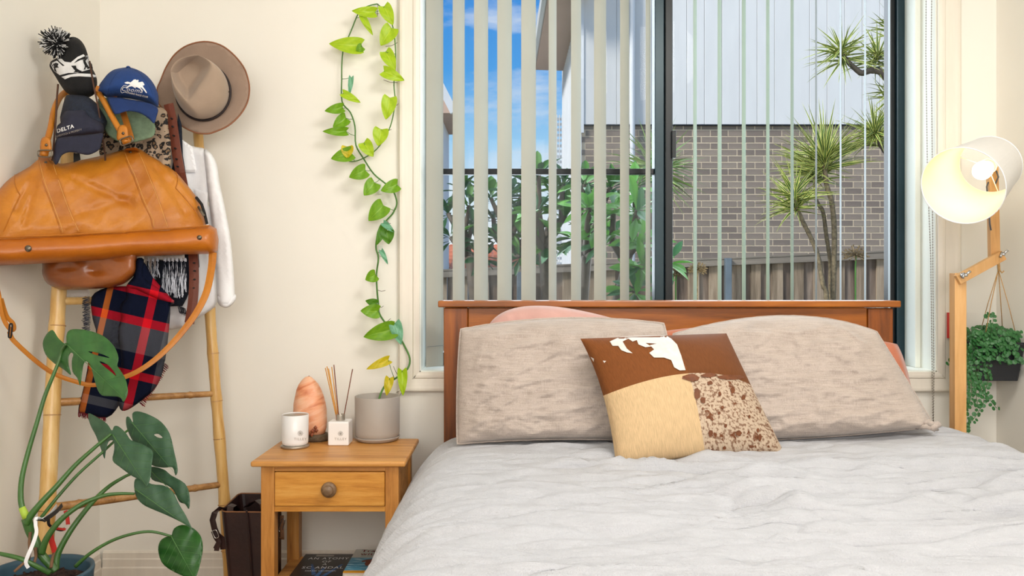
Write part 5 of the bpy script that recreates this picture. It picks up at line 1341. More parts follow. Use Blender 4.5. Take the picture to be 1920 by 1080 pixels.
mleaf([(372,394),(410,410),(452,438),(472,466),(482,448),(502,450),(532,478),(552,506),(592,520),(630,540),(646,562),(640,612),(634,670),(618,706),(602,680),(560,660),(505,620),(475,592),(482,545),(478,510),(458,514),(446,558),(441,586),(426,545),(405,490),(380,440)], ((474, 482), (618, 700)), 2.16, 2.06, M_mon[1])
mleaf([(533,410),(546,410),(561,432),(558,396),(580,385),(630,400),(680,430),(716,480),(736,560),(750,630),(740,656),(728,622),(690,623),(640,612),(600,560),(560,510),(540,470),(532,440)], ((556, 432), (742, 652)), 2.24, 2.16, M_mon[1], [[(650,484),(668,481),(686,496),(668,496)]])
mleaf([(566,685),(582,668),(640,692),(690,698),(728,724),(758,782),(785,826),(812,884),(800,875),(762,852),(700,822),(640,797),(600,776),(572,740)], ((568, 712), (810, 882)), 2.12, 2.08, M_mon[1])
mleaf([(632,620),(690,630),(722,655),(780,690),(800,740),(798,797),(780,776),(756,766),(730,716),(690,690),(640,672)], ((640, 640), (798, 792)), 2.22, 2.16, M_mon[1])
mleaf([(722,912),(734,880),(768,864),(810,875),(845,908),(856,955),(850,1005),(836,1060),(818,1092),(778,1082),(720,1055),(682,1022),(667,970),(676,932),(702,914)], ((722, 912), (820, 1090)), 2.10, 2.04, M_mon[2], (), .15)
# ribbons tying the plant to the ladder
tie = thing('tie_ribbon', 'red, black and white ribbon tying the plant stem to the ladder', 'ribbon', W(100, 1000, 2.2))
def z5(x, y, d): return W(x/6, y/6+900, d)
obj('white_ribbon', MB().ribbon([Vector(q) for q in crom([tuple(p_) for p_ in [z5(640, 285, 2.26), z5(590, 350, 2.16), z5(540, 410, 2.08), z5(480, 440, 2.03), z5(410, 430, 2.01), z5(400, 500, 2.0), z5(410, 590, 1.995), z5(370, 720, 1.99), z5(315, 850, 1.985), z5(290, 930, 1.985), z5(320, 990, 1.985)]], 4, False)], .009, .0008), M_white, tie)
obj('black_ribbon', MB().ribbon([Vector(q) for q in crom([tuple(p_) for p_ in [z5(700, 280, 2.30), z5(650, 340, 2.18), z5(590, 390, 2.10), z5(545, 420, 2.06), z5(480, 460, 2.02), z5(430, 450, 2.0)]], 4, False)], .011, .0008), M_print_k, tie)
obj('black_ribbon', MB().ribbon([Vector(q) for q in crom([tuple(p_) for p_ in [z5(545, 430, 2.07), z5(550, 500, 2.07), z5(600, 535, 2.08), z5(680, 560, 2.09), z5(730, 550, 2.09)]], 4, False)], .008, .0008), M_print_k, tie)
obj('red_ribbon', MB().ribbon([Vector(q) for q in crom([tuple(p_) for p_ in [z5(735, 345, 2.20), z5(755, 410, 2.20), z5(765, 500, 2.20)]], 4, False)], .011, .0008), M_redst, tie)
obj('red_ribbon', MB().ribbon([Vector(q) for q in crom([tuple(p_) for p_ in [z5(560, 600, 2.06), z5(585, 700, 2.06), z5(620, 815, 2.06)]], 4, False)], .015, .0008), M_redst, tie)
obj('red_ribbon', MB().ribbon([Vector(q) for q in crom([tuple(p_) for p_ in [z5(565, 535, 2.062), z5(640, 545, 2.075), z5(740, 556, 2.085)]], 4, False)], .006, .0008), M_redst, tie)
# ================================================================== TOTE BAG beside the nightstand
tote = thing('tote_bag', 'dark brown leather tote bag standing beside the nightstand', 'bag', (-.87, 2.68, 0))
def za(x, y, d): return W(x/6.75+380, y/6.75+920, d)
TX0, TX1 = xp(412, 2.56), -.775; zt = zp(962, 2.56)
b = MB(); vs = []; n = 12
def tring(z, x0_, x1_, y0_, y1_, r=.02):
    pts = []
    for sx, sy, a0 in ((1, 1, 0), (0, 1, PI/2), (0, 0, PI), (1, 0, 1.5*PI)):
        for k in range(4): a = a0+PI/2*k/3; pts.append(Vector(((x1_-r if sx else x0_+r)+r*math.cos(a), (y1_-r if sy else y0_+r)+r*math.sin(a), z)))
    return pts
lay = [tring(0, TX0+.045, TX1, 2.56, 2.72), tring(.10, TX0+.03, TX1, 2.555, 2.735), tring(zt-.005, TX0, TX1, 2.56, 2.74), tring(zt, TX0, TX1, 2.56, 2.74), tring(zt, TX0+.004, TX1-.004, 2.564, 2.736, .016), tring(.05, TX0+.05, TX1-.02, 2.58, 2.71, .016)]
for k, p in enumerate(lay[3]+lay[2]+lay[4]): p.z += (p.y-2.56)*.06+.004*math.sin(p.x*60)
nn = 16; b.add([p for l_ in lay for p in l_], [(i*nn+k, i*nn+(k+1) % nn, (i+1)*nn+(k+1) % nn, (i+1)*nn+k) for i in range(5) for k in range(nn)]+[tuple(range(nn))[::-1], tuple(5*nn+k for k in range(nn))])
obj('body', b, M_dark_leather, tote)
obj('top_edge', MB().tube([p+Vector((0, 0, .001)) for p in lay[3]], .0022, 6, closed=True), M_edge_leather, tote, smooth=True)
obj('seam', MB().tube([za(555, 250, 2.552), za(585, 560, 2.550), za(610, 860, 2.550), za(630, 1180, 2.552)], .003, 6), M_dark_leather, tote)
obj('strap', MB().ribbon([za(330, 270, 2.640), za(270, 235, 2.600), za(200, 235, 2.560), za(150, 290, 2.540), za(125, 370, 2.540), za(150, 480, 2.540), za(185, 560, 2.540), za(240, 600, 2.550), za(262, 740, 2.555)], .018, .003), M_dark_leather, tote)
obj('strap_end', MB().ribbon([za(130, 510, 2.535), za(170, 590, 2.535), za(205, 650, 2.535), za(170, 740, 2.535), za(150, 735, 2.535)], [.012, .016, .016, .02, .012], .003), M_dark_leather, tote)
def loop(c, w, h, r, m, parent, name, tilt=0, n=20):
    pts = [c+Vector((w*math.copysign(abs(math.cos(a*2*PI/n))**.5, math.cos(a*2*PI/n))*math.cos(tilt)-h*math.copysign(abs(math.sin(a*2*PI/n))**.5, math.sin(a*2*PI/n))*math.sin(tilt), 0, w*math.copysign(abs(math.cos(a*2*PI/n))**.5, math.cos(a*2*PI/n))*math.sin(tilt)+h*math.copysign(abs(math.sin(a*2*PI/n))**.5, math.sin(a*2*PI/n))*math.cos(tilt))) for a in range(n)]
    return obj(name, MB().tube(pts, r, 6, closed=True), m, parent, smooth=True)
loop(za(165, 550, 2.528), .007, .013, .0018, M_steel, tote, 'buckle', .4)
obj('handle', MB().ribbon([za(345, 270, 2.565), za(350, 205, 2.580), za(395, 178, 2.600), za(425, 215, 2.640), za(430, 260, 2.690)], .020, .003, (.3, -.2, 1)), M_dark_leather, tote)
obj('handle', MB().ribbon([za(560, 200, 2.710), za(640, 140, 2.660), za(700, 120, 2.620), za(760, 170, 2.590), za(790, 260, 2.570)], .020, .003, (.2, -.4, 1)), M_dark_leather, tote)
cl_ = W(536, 985, 2.69); loop(Vector((-.765, 2.69, cl_.z)), .006, .022, .0016, M_steel, tote, 'clasp', -.3)
obj('clasp_strap', MB().ribbon([Vector((-.768, 2.70, cl_.z+.03)), Vector((-.764, 2.69, cl_.z-.02)), Vector((-.762, 2.685, cl_.z-.045)), Vector((-.764, 2.675, cl_.z-.035))], .012, .003), M_edge_leather, tote)
#=====PART5=====
# ================================================================== THINGS HUNG ON THE LADDER
def zA(pts): return [(x/3.857+60, y/3.857+30) for x, y in pts]
def zB(pts): return [(x/3.375, y/3.375+200) for x, y in pts]
def zS(pts): return [(x/2.7+260, y/2.7+220) for x, y in pts]     # shirt zoom
def zP(pts): return [(x/3+140, y/3+440) for x, y in pts]         # plaid zoom
def zH(pts): return [(x/5.145+280, y/5.145+60) for x, y in pts]
def n2(px, py, s=.02, z=0): return noise.noise(Vector((px*s, py*s, z)))
# ---- felt hat
hat = thing('felt_hat', 'wide-brimmed taupe felt hat hanging on top of the right ladder stile', 'hat', W(385, 250, 2.72))
br = zH([(75,560),(108,470),(165,335),(250,212),(370,128),(530,92),(680,122),(800,205),(905,330),(952,450),(966,560),(945,680),(875,800),(760,905),(620,968),(540,982),(430,966),(300,898),(180,790),(92,690)])
brs = crom(br, 4)
bc0 = (383, 168)
def brd(x, y):
    r = math.hypot(x-bc0[0], y-bc0[1]); return 2.735-.00028*max(0, r-48)-.020*((y-bc0[1])/85)**2*(1 if r > 30 else 0)+.012*((x-bc0[0])/85)**2
bm_ = sheet(brs, brd, .003, 7); brim = obj('brim', bm_, M_felt, hat, smooth=True)
obj('binding', MB().tube([W(x, y, brd(x, y)+.001) for x, y in brs], .0026, 6, closed=True), M_binding, brim, smooth=True)
Cb = (381, 173); base_r = lambda a: 1/math.sqrt((math.cos(a)/49)**2+(math.sin(a)/51)**2)
tp = zH([(207,390),(214,335),(255,280),(340,238),(445,220),(530,250),(592,312),(562,400),(482,520),(400,640),(362,662),(300,592),(240,500)])
tcx = sum(p[0] for p in tp)/len(tp); tcy = sum(p[1] for p in tp)/len(tp)
tps = crom(tp, 8)
def top_r(a):
    best = 20
    dx, dy = math.cos(a), math.sin(a)
    for i in range(len(tps)):
        x1_, y1_ = tps[i-1][0]-tcx, tps[i-1][1]-tcy; x2_, y2_ = tps[i][0]-tcx, tps[i][1]-tcy
        den = dx*(y2_-y1_)-dy*(x2_-x1_)
        if abs(den) < 1e-9: continue
        t = (x1_*(y2_-y1_)-y1_*(x2_-x1_))/den; u = (x1_*dy-y1_*dx)/den
        if t > 0 and 0 <= u <= 1: best = t
    return best
na = 72; vs = []; lay = 14
for j in range(lay+1):
    t = j/lay
    for k in range(na):
        a = 2*PI*k/na; rb, rt = base_r(a), top_r(a); e = t**1.25; r = rb+(rt-rb)*e+5*math.sin(PI*t)*(.9)
        cx_ = Cb[0]+(tcx-Cb[0])*e; cy_ = Cb[1]+(tcy-Cb[1])*e
        vs.append(W(cx_+r*math.cos(a), cy_+r*math.sin(a), 2.728-.105*math.sin(t*PI/2)**.8))
nl = lay+1
for j in range(1, 9):
    t = j/8
    for k in range(na):
        a = 2*PI*k/na; r = top_r(a)*(1-t*.96); dent = .052*min(1, t*2.0)**.8
        vs.append(W(tcx+r*math.cos(a), tcy+r*math.sin(a), 2.728-.105-.004*math.sin(min(1, t*4)*PI)+dent)); 
tot = nl+8
b = MB(); b.add(vs, [(j*na+k, j*na+(k+1) % na, (j+1)*na+(k+1) % na, (j+1)*na+k) for j in range(tot-1) for k in range(na)]+[tuple((tot-1)*na+k for k in range(na))])
cro = obj('crown', b, M_felt_c, hat, smooth=True, sub=1)
obj('hat_band', MB().tube([W(Cb[0]+(base_r(a*PI/36)+2.2)*math.cos(a*PI/36), Cb[1]+(base_r(a*PI/36)+1.5)*math.sin(a*PI/36), 2.715) for a in range(72)], .0038, 8, closed=True), M_hatband, cro, smooth=True)
obj('band_knot', MB().tube([W(424, 163, 2.705), W(427, 172, 2.702), W(424, 180, 2.705)], [.003, .005, .003], 8), M_hatband, cro, smooth=True)
# ---- white shirt
shirt = thing('shirt', 'white button shirt hanging from the right ladder stile', 'shirt', W(370, 620, 2.66))
def shd(x, y): return 2.70-(y-250)/350*.04+.012*n2(x*1.6, y*.5, .02, 3)
def shdis(x, y): return -.008*max(0, ridged(x*.035, y*.007, 2)-.35)-.003*ridged(x*.08, y*.02, 5)
body = zS([(150,60),(200,100),(250,138),(290,150),(338,165),(352,250),(362,330),(352,440),(372,470),(376,600),(388,760),(396,935),(350,985),(280,1030),(210,1066),(140,1076),(60,1050),(30,700),(40,300)])
obj('shirt_body', puff(crom(body, 3), shd, .014, .010, 14, 7, shdis), M_white, shirt, smooth=True)
slv = zS([(330,163),(372,190),(398,245),(410,330),(440,470),(462,590),(478,740),(488,895),(490,922),(462,955),(438,963),(408,948),(397,920),(392,820),(378,650),(366,520),(352,400),(340,280)])
obj('sleeve', puff(crom(slv, 3), lambda x, y: shd(x, y)-.015, .020, .012, 9, 6, shdis), M_white, shirt, smooth=True)
cuf = zS([(398,900),(440,915),(488,895),(491,924),(464,956),(438,964),(406,948)])
obj('cuff', puff(crom(cuf, 3), lambda x, y: shd(x, y)-.022, .016, .01, 6, 4), M_white, shirt, smooth=True)
col = zS([(205,100),(230,120),(262,142),(272,150),(296,278),(225,276),(210,180)])
obj('collar', puff(col, lambda x, y: shd(x, y)-.024, .006, .003, 4, 4), M_white, shirt, smooth=False)
slit = zS([(278,358),(350,380),(346,480),(300,470)]); obj('pocket', puff(slit, lambda x, y: shd(x, y)-.018, .002, .001, 4, 4), M_white, shirt)
slv2 = [(118, 543), (165, 540), (170, 552), (162, 558), (120, 556)]
obj('other_sleeve', puff(slv2, lambda x, y: 2.62, .01, .01, 5, 4), M_white, shirt, smooth=True)
# ---- navy wool wrap + white tasselled scarf
nw = [(330, 208), (341, 225), (344, 291), (340, 300), (332, 300)]
navy = thing('navy_wrap', 'dark navy cloth with grey frayed edge behind the belt', 'scarf', W(345, 600, 2.62))
obj('cloth', puff([(334, 212), (341, 235), (343, 292), (372, 470), (374, 500), (350, 560), (342, 574), (300, 575), (290, 520), (300, 470), (325, 300)], lambda x, y: 2.612+(.035 if y < 400 else 0), .008, .006, 8, 6, lambda x, y: -.004*ridged(x*.06, y*.01, 3)), M_navycloth, navy, smooth=True)
def fringe(starts, L_, dfn, parent, m, dirx=.0, diry=1.0, r=.0006, spread=2.5, n_=3, rs=rr2, name='fringe'):
    b = MB()
    for (x, y) in starts:
        for k in range(n_):
            x1_ = x+rs.uniform(-spread, spread)*.4; l_ = L_*rs.uniform(.7, 1.1); pts = []
            ph_ = rs.uniform(0, 6)
            for q in range(5): t = q/4; pts.append(W(x1_+dirx*l_*t+(.9*math.sin(ph_+t*3)*t)*(abs(diry)+.2), y+diry*l_*t+.9*math.sin(ph_+t*3)*t*abs(dirx), dfn(x, y)-.002*t))
            b.tube(pts, r, 3, cap=False)
    return obj(name, b, m, parent, kind='stuff')
fringe([(333+i*1.1, 572+.5*i) for i in range(14)], 16, lambda x, y: 2.60, navy, M_greyfringe, .3, 1)
ws = thing('tasselled_scarf', 'white knit scarf end with navy and white tassels under the tan bag', 'scarf', W(315, 560, 2.57))
wsb = zP([(388,110),(500,118),(618,108),(620,150),(600,140),(500,145),(430,135),(390,140)])
obj('scarf_body', puff(wsb, lambda x, y: 2.585, .006, .006, 6, 5), M_whiteknit, ws, smooth=True)
for (xt, l_) in ((415, 100), (440, 118), (465, 90), (508, 190), (530, 200), (552, 175), (575, 205), (600, 200), (622, 170)):
    p = zP([(xt, 142)])[0]; top = W(p[0], p[1], 2.572); b = MB()
    b.tube([top+Vector((0, 0, .006)), top, top+Vector((0, 0, -.006))], [.003, .005, .004], 8); 
    for k in range(12):
        a = rr2.uniform(-1, 1); ln_ = l_/3*2.575/F*rr2.uniform(.85, 1.05); ph_ = rr2.uniform(0, 6); pts = []
        for q in range(6): t = q/5; pts.append(top+Vector((a*.011*t+.002*math.sin(ph_+t*9), -.003+.004*math.sin(ph_*2+t*5)*t, -.004-ln_*t)))
        b.tube(pts, .0009, 4)
    ts_ = obj('tassel', b, M_tassel, ws, kind='stuff'); b = MB()
    for k in range(7):
        a = rr2.uniform(-1, 1); ln_ = l_/3*2.575/F*rr2.uniform(.8, 1.0); ph_ = rr2.uniform(0, 6)
        b.tube([top+Vector((a*.011*t+.002*math.sin(ph_+t*9), -.0045, -.004-ln_*t)) for t in (0, .2, .4, .6, .8, 1)], .0007, 4)
    obj('navy_strands', b, M_navycloth, ts_, kind='stuff')
# ---- plaid scarf
pl = thing('plaid_scarf', 'navy, red and grey plaid wool scarf draped over the ladder rungs', 'scarf', W(240, 780, 2.5))
def pld(x, y): return 2.50-.00035*(x-230)*-.6+.010*n2(x*1.2, y*.4, .03, 8)
def pdis(x, y): return -.012*max(0, ridged(x*.022+y*.004, y*.006, 2)-.3)-.003*ridged(x*.06, y*.02, 6)
back_ = zP([(95,350),(170,300),(260,290),(330,300),(420,380),(430,520),(380,700),(300,860),(250,960),(180,1030),(60,1010),(20,990),(50,860),(75,720),(60,640),(120,560),(100,470)])
obj('scarf_layer', puff(crom(back_, 3), lambda x, y: pld(x, y)+.012, .010, .008, 10, 6, pdis), M_plaid, pl, smooth=True)
front_ = zP([(290,290),(340,225),(385,150),(440,240),(520,330),(560,385),(540,400),(538,440),(528,560),(512,690),(505,720),(490,790),(450,870),(380,930),(300,985),(255,980),(240,880),(262,760),(255,640),(240,540),(262,470),(255,400),(290,350)])
obj('scarf_layer', puff(crom(front_, 3), lambda x, y: pld(x, y)-.022, .012, .008, 10, 6, pdis), M_plaid, pl, smooth=True)
fold_ = zP([(345,140),(390,140),(385,235),(470,300),(545,360),(560,375),(530,386),(440,350),(350,310),(290,290),(330,240)])
obj('scarf_fold', puff(crom(fold_, 3), lambda x, y: pld(x, y)-.040, .014, .010, 8, 5), M_plaid, pl, smooth=True)
f_l = zP([(85, 350+i*8) for i in range(26)]); fringe(f_l, 13, lambda x, y: pld(x, y)+.01, pl, M_greyfringe, -1, .35, .0011, 4, 4)
f_b = zP([(22+i*9, 985+i*1.6) for i in range(18)]); fringe(f_b, 14, lambda x, y: pld(x, y)+.008, pl, M_fringe_r, -.1, 1, .0011, 4, 4)
f_r = zP([(505-i*6, 725+i*9.5) for i in range(24)]); fringe(f_r, 10, lambda x, y: pld(x, y)-.02, pl, M_fringe_r, .75, .7, .0011, 4, 4)
f_m = zP([(250-i*.6, 490+i*7) for i in range(18)]); fringe(f_m, 13, lambda x, y: pld(x, y)-.03, pl, M_greyfringe, -1, .2, .0011, 4, 4)
# ---- belts
def strap(path, w, t, d_, m, name, parent, nr=(0, -1, 0)):
    return obj(name, MB().ribbon([W(*c_) for c_ in crom([(x, y, dq) for (x, y), dq in zip(path, d_)], 4, False)], w, t, nr), m, parent, smooth=False)
bt = thing('belt', 'brown leather belt with punched holes hanging past the leopard scarf', 'belt', W(355, 610, 2.6))
pth = [(316, 195), (322, 222), (326, 250), (331, 285), (337, 318), (343, 345), (356, 420), (362, 475), (364, 520), (362, 560), (358, 590), (355, 606)]
o = strap(pth, .030, .004, [2.625]*5+[2.635]*2+[2.60, 2.585, 2.575, 2.57, 2.57], M_beltbrown, 'strap', bt)
hb = MB()
for (x, y) in ((321, 222), (323, 237), (325, 254), (328, 278), (330, 298), (332, 312), (363, 493), (364, 508), (364, 524), (363, 540)):
    p = W(x, y, 2.61 if y < 400 else 2.575); hb.lathe([(0, 0), (.0026, 0), (.0026, .010), (0, .010)], p+Vector((0, .008, 0)), 10, rot_to((0, -1, 0)))
obj('holes', hb, M_print_k, o, kind='stuff')
# ---- leopard scarf
lp = thing('leopard_scarf', 'leopard-print scarf hanging between the caps and the tan bag', 'scarf', W(290, 320, 2.6))
lo_ = zA([(480,700),(600,640),(760,640),(860,640),(905,650),(975,690),(985,800),(1002,900),(1006,1000),(1000,1085),(940,1150),(600,1150),(500,1050),(480,850)])
obj('scarf_cloth', puff(crom(lo_, 3), lambda x, y: 2.60-.02*(y-200)/100, .016, .010, 9, 5, lambda x, y: -.012*max(0, ridged(x*.05+y*.012, y*.008, 4)-.3)), M_leo, lp, smooth=True)
# ---- caps
def cap_bill(outl, d0f, parent, m, R=5): return obj('bill', puff(crom(zA(outl), 3), d0f, .004, .003, R, 4), m, parent, smooth=True)
gc = thing('cap', 'sage green linen cap hanging beneath the royal blue cap', 'cap', W(235, 270, 2.52))
obj('crown', puff(crom(zA([(478,600),(540,590),(640,600),(760,650),(860,700),(884,770),(860,800),(700,790),(560,770),(500,700)]), 3), lambda x, y: 2.545, .050, .03, 22, 5), M_greencap, gc, smooth=True)
cap_bill([(484,640),(560,700),(680,720),(800,720),(884,770),(884,860),(820,893),(720,918),(640,914),(560,872),(515,800)], lambda x, y: 2.505-.0006*(y-215), gc, M_greencap)
bcap = thing('cap', 'royal blue cap with white horse-and-jockey race club emblem', 'cap', W(243, 230, 2.5))
crn = obj('crown', puff(crom(zA([(470,542),(486,500),(520,452),(552,415),(600,385),(680,371),(712,372),(770,392),(830,430),(880,490),(910,560),(915,620),(905,660),(820,622),(700,598),(620,590),(545,590),(500,560)]), 3), lambda x, y: 2.51, .085, .03, 30, 4), M_blue, bcap, smooth=True)
bb_ = cap_bill([(543,585),(620,588),(700,600),(820,622),(908,662),(900,730),(882,777),(850,748),(800,712),(740,692),(680,690),(602,711),(570,660)], lambda x, y: 2.44-.0011*(y-182), bcap, M_blue_d)
obj('button', MB().lathe([(.006, 0), (.006, .003), (.003, .005), (0, .0055)], W(240.5, 127, 2.50), 12), M_blue, bcap, smooth=True)
Tc = bvh(crn)
seamb = MB()
for pts in ([(690, 375), (760, 400), (830, 480), (870, 560), (880, 630)], [(690, 375), (620, 410), (570, 480), (548, 560), (545, 588)], [(545, 592), (620, 594), (700, 604), (820, 628), (900, 660)]):
    seamb.tube([cast(Tc, *q, .0005) for q in crom(zA(pts), 4, False)[:-1]], .0007, 4)
obj('seams', seamb, M_blue_d, crn, kind='stuff')
horse = [(668,482),(690,474),(712,480),(726,470),(735,460),(750,458),(756,464),(768,460),(772,470),(766,478),(780,478),(798,474),(806,482),(814,496),(808,504),(800,498),(804,512),(824,540),(832,556),(826,558),(806,532),(792,518),(782,516),(800,536),(802,546),(796,546),(780,526),(762,516),(748,514),(752,524),(740,518),(722,508),(704,512),(688,524),(678,524),(690,508),(708,496),(704,490),(690,492),(676,488)]
obj('horse_emblem', decal(Tc, [zA(horse)], .0012, 3), M_print_w, crn)
tb_ = text_on(Tc, 'Cooma', zA([(722, 535)])[0], 11, .12, .0015, .3, 1.1, 1.15); text_on(Tc, 'MONARO RACE CLUB', zA([(754, 568)])[0], 4.3, .22, .0015, 0, 1.05, 1.0, tb_, .25)
tb_.tube([cast(Tc, *q, .0012) for q in crom(zA([(690,508),(668,502),(648,520),(642,540),(650,556),(668,550)]), 4, False)], .0008, 4)
obj('lettering', tb_, M_print_w, crn)
nc = thing('cap', 'navy mesh-back cap with white lettering hanging over the tan bag', 'cap', W(150, 300, 2.38))
nb2 = obj('mesh_back', puff(crom(zA([(205,760),(215,680),(240,590),(262,570),(330,572),(400,582),(462,628),(505,690),(542,760),(528,810),(500,870),(400,880),(260,880)]), 3), lambda x, y: 2.475, .06, .03, 26, 4), M_navymesh, nc, smooth=True)
nf = obj('front_panel', puff(crom(zA([(172,880),(180,800),(208,770),(212,730),(240,690),(290,676),(380,672),(420,720),(500,770),(518,800),(510,850),(420,868),(300,880),(200,900)]), 3), lambda x, y: 2.435-.0003*(y-200), .045, .02, 20, 4), M_navy, nc, smooth=True)
cap_bill([(172,895),(200,880),(300,866),(420,856),(512,846),(506,900),(490,960),(450,990),(400,1005),(340,995),(270,985),(215,1010),(190,1060),(170,1075),(155,1045),(158,980)], lambda x, y: 2.375-.0004*(y-255), nc, M_navy)
Tn = bvh(nf); tn = text_on(Tn, 'DELTA', zA([(238, 815)])[0], 9.5, -.30, .0015, .15, 1.1, 1.1, None, .4)
obj('lettering', tn, M_print_w, nf); obj('small_lettering', text_on(Tn, 'LIVESTOCK & PROPERTY', zA([(268, 846)])[0], 5.0, -.27, .0015, 0, 1.0, .9), M_print_g, nf)
obj('stitching', MB().tube([cast(bvh(nf, nb2), *q, .0005) for q in crom(zA([(180,892),(300,876),(420,864),(508,850)]), 5, False)[:-1]], .0008, 4), M_navymesh, nf)
uc = obj('under_brim_label', MB().add(*(lambda m: (m.v, m.f))(sheet(zA([(300,990),(345,995),(352,1040),(300,1060)]), lambda x, y: 2.40, .002, 5))), M_print_k, nc)
# ---- beanie
bn = thing('beanie', 'black and white knitted pompom beanie on top of the left ladder stile', 'beanie', W(140, 180, 2.52))
bo2 = crom(zA([(236,170),(296,150),(345,170),(380,215),(402,275),(416,340),(440,385),(466,440),(471,500),(458,555),(420,585),(360,596),(300,582),(245,550),(205,498),(170,440),(142,395),(126,358),(140,325),(185,300),(222,270),(232,220)]), 3)
be = obj('knit_body', puff(bo2, lambda x, y: 2.53, .060, .030, 24, 4, lambda x, y: -.004*ridged(x*.05-y*.02, y*.02, 3)), M_black, bn, smooth=True)
Te = bvh(be); 
wb1 = zA([(132,345),(180,322),(222,362),(282,352),(352,318),(398,312),(420,330),(426,372),(420,385),(330,410),(262,412),(200,428),(160,398)])
wb0 = zA([(178,305),(200,294),(235,330),(280,336),(330,295),(372,276),(384,290),(330,314),(284,360),(240,362),(200,330)])
wb3 = zA([(386,290),(404,282),(414,314),(396,318)])
wb2 = zA([(212,440),(262,426),(330,414),(420,418),(462,428),(466,444),(420,440),(340,436),(280,440),(238,458)])
obj('white_band', decal(Te, [wb1, wb0, wb2, wb3], .0015, 3), M_whiteknit, be, smooth=True, kind='stuff')
le = [zA([(150,350),(172,338),(192,345),(185,365),(196,372),(168,376),(180,410),(160,395),(158,362)]), zA([(282,360),(318,358),(322,378),(344,392),(362,398),(350,406),(300,408),(312,396)]), zA([(368,318),(392,312),(412,344),(418,380),(400,384),(398,372),(386,374),(388,386),(374,388),(384,362),(374,340)]), zA([(424,335),(434,350),(440,380),(430,384)])]
obj('black_letters', decal(Te, le, .0028, 3), M_black, be, kind='stuff')
pm = MB(); pcn = W(107, 81, 2.50); rp_ = random.Random(4)
pm.lathe([(0, -.026), (.018, -.02), (.027, 0), (.018, .02), (0, .026)], pcn, 12)
obj('pompom_core', pm, M_black, bn, smooth=True)
for mm, nn_ in ((M_black, 420), (M_whiteknit, 230)):
    pm = MB()
    for k in range(nn_):
        v = Vector((rp_.gauss(0, 1), rp_.gauss(0, 1), rp_.gauss(0, 1))).normalized(); r = rp_.uniform(.038, .049); w_ = Vector((rp_.uniform(-1, 1), rp_.uniform(-1, 1), rp_.uniform(-1, 1)))*.006
        pm.tube([pcn+v*.018, pcn+v*(r*.7)+w_*.5, pcn+v*r+w_], [.0012, .0013, .0015], 4)
    obj('pompom', pm, mm, bn, kind='stuff')
# ---- brown pouch with thin cord handles
po = thing('leather_pouch', 'small brown leather pouch hanging below the tan bag', 'bag', W(165, 545, 2.45))
obj('pouch_body', puff(crom(zB([(255,900),(268,1000),(268,1060),(300,1120),(380,1155),(480,1160),(640,1150),(760,1130),(820,1095),(858,1050),(865,980),(850,900),(560,880)]), 3), lambda x, y: 2.47, .045, .03, 16, 5, lambda x, y: .012*math.exp(-((x-178)/14)**2-((y-508)/9)**2)-.005*ridged(x*.02, y*.05, 4)), M_leather3, po, smooth=True)
obj('cord_handle', MB().tube([W(*q) for q in ((109, 158, 2.44), (107, 180, 2.43), (105, 220, 2.41), (101, 268, 2.40), (98, 300, 2.42), (100, 480, 2.46))], .0028, 7), M_cord, po, smooth=True)
obj('cord_handle', MB().tube([W(*q) for q in ((168, 115, 2.46), (172, 140, 2.44), (178, 172, 2.43), (184, 200, 2.42), (190, 240, 2.44), (197, 290, 2.46), (205, 480, 2.47))], .0026, 7), M_cord, po, smooth=True)
# ---- big tan bag
bag = thing('duffel_bag', 'large tan leather duffel bag hanging across the ladder', 'bag', W(200, 497, 2.36))
def bgd(x, y): return 2.315+.26*x/410+.09*(460-y)/260
body = zB([(-60,828),(-60,600),(0,520),(45,470),(95,432),(190,378),(240,335),(300,322),(345,345),(385,362),(480,345),(600,320),(700,295),(785,272),(868,262),(930,298),(1020,350),(1110,412),(1170,478),(1235,560),(1268,620),(1290,690),(1308,752),(1310,850),(1150,870),(1000,870),(750,880),(500,900),(250,920),(0,930),(-60,930)])
def bdis(x, y):
    cr_ = lambda x0_, y0_, x1_, y1_, w: math.exp(-((((x-x0_)*(y1_-y0_)-(y-y0_)*(x1_-x0_))/math.hypot(x1_-x0_, y1_-y0_))/w)**2)*(1 if min(x0_, x1_)-5 < x < max(x0_, x1_)+5 and min(y0_, y1_)-5 < y < max(y0_, y1_)+5 else 0)
    f = .010*cr_(140, 335, 250, 385, 6)+.010*cr_(62, 330, 30, 395, 5)+.010*cr_(70, 330, 45, 420, 5)+.010*cr_(290, 310, 350, 400, 6)+.008*cr_(280, 300, 385, 410, 5)+.006*cr_(150, 400, 245, 372, 6)
    return f-.009*max(0, ridged(x*.009+y*.004, y*.012, 2)-.3)-.004*max(0, ridged(x*.03+y*.02, y*.03, 5)-.3)-.010*n2(x, y, .012, 6)
bbod = obj('bag_body', puff(crom(body, 2), bgd, .055, .035, 50, 6, bdis), M_leather, bag, smooth=True)
roll = [(-30, 444), (0, 445), (100, 441), (200, 435), (300, 429), (394, 422), (406, 429), (410, 450), (408, 470), (400, 476), (350, 477), (265, 481), (150, 490), (60, 495), (0, 498), (-30, 499)]
rol = obj('base_panel', puff(roll, lambda x, y: 2.295+.26*x/410, .056, .045, 26, 6, lambda x, y: -.003*ridged(x*.012-y*.01, y*.03, 9)), mat('tan_leather_base', (202, 118, 22), .4, .1, 5, .2, 130, c2=(170, 90, 12), coat=.1), bag, smooth=True)
Tg = bvh(bbod)
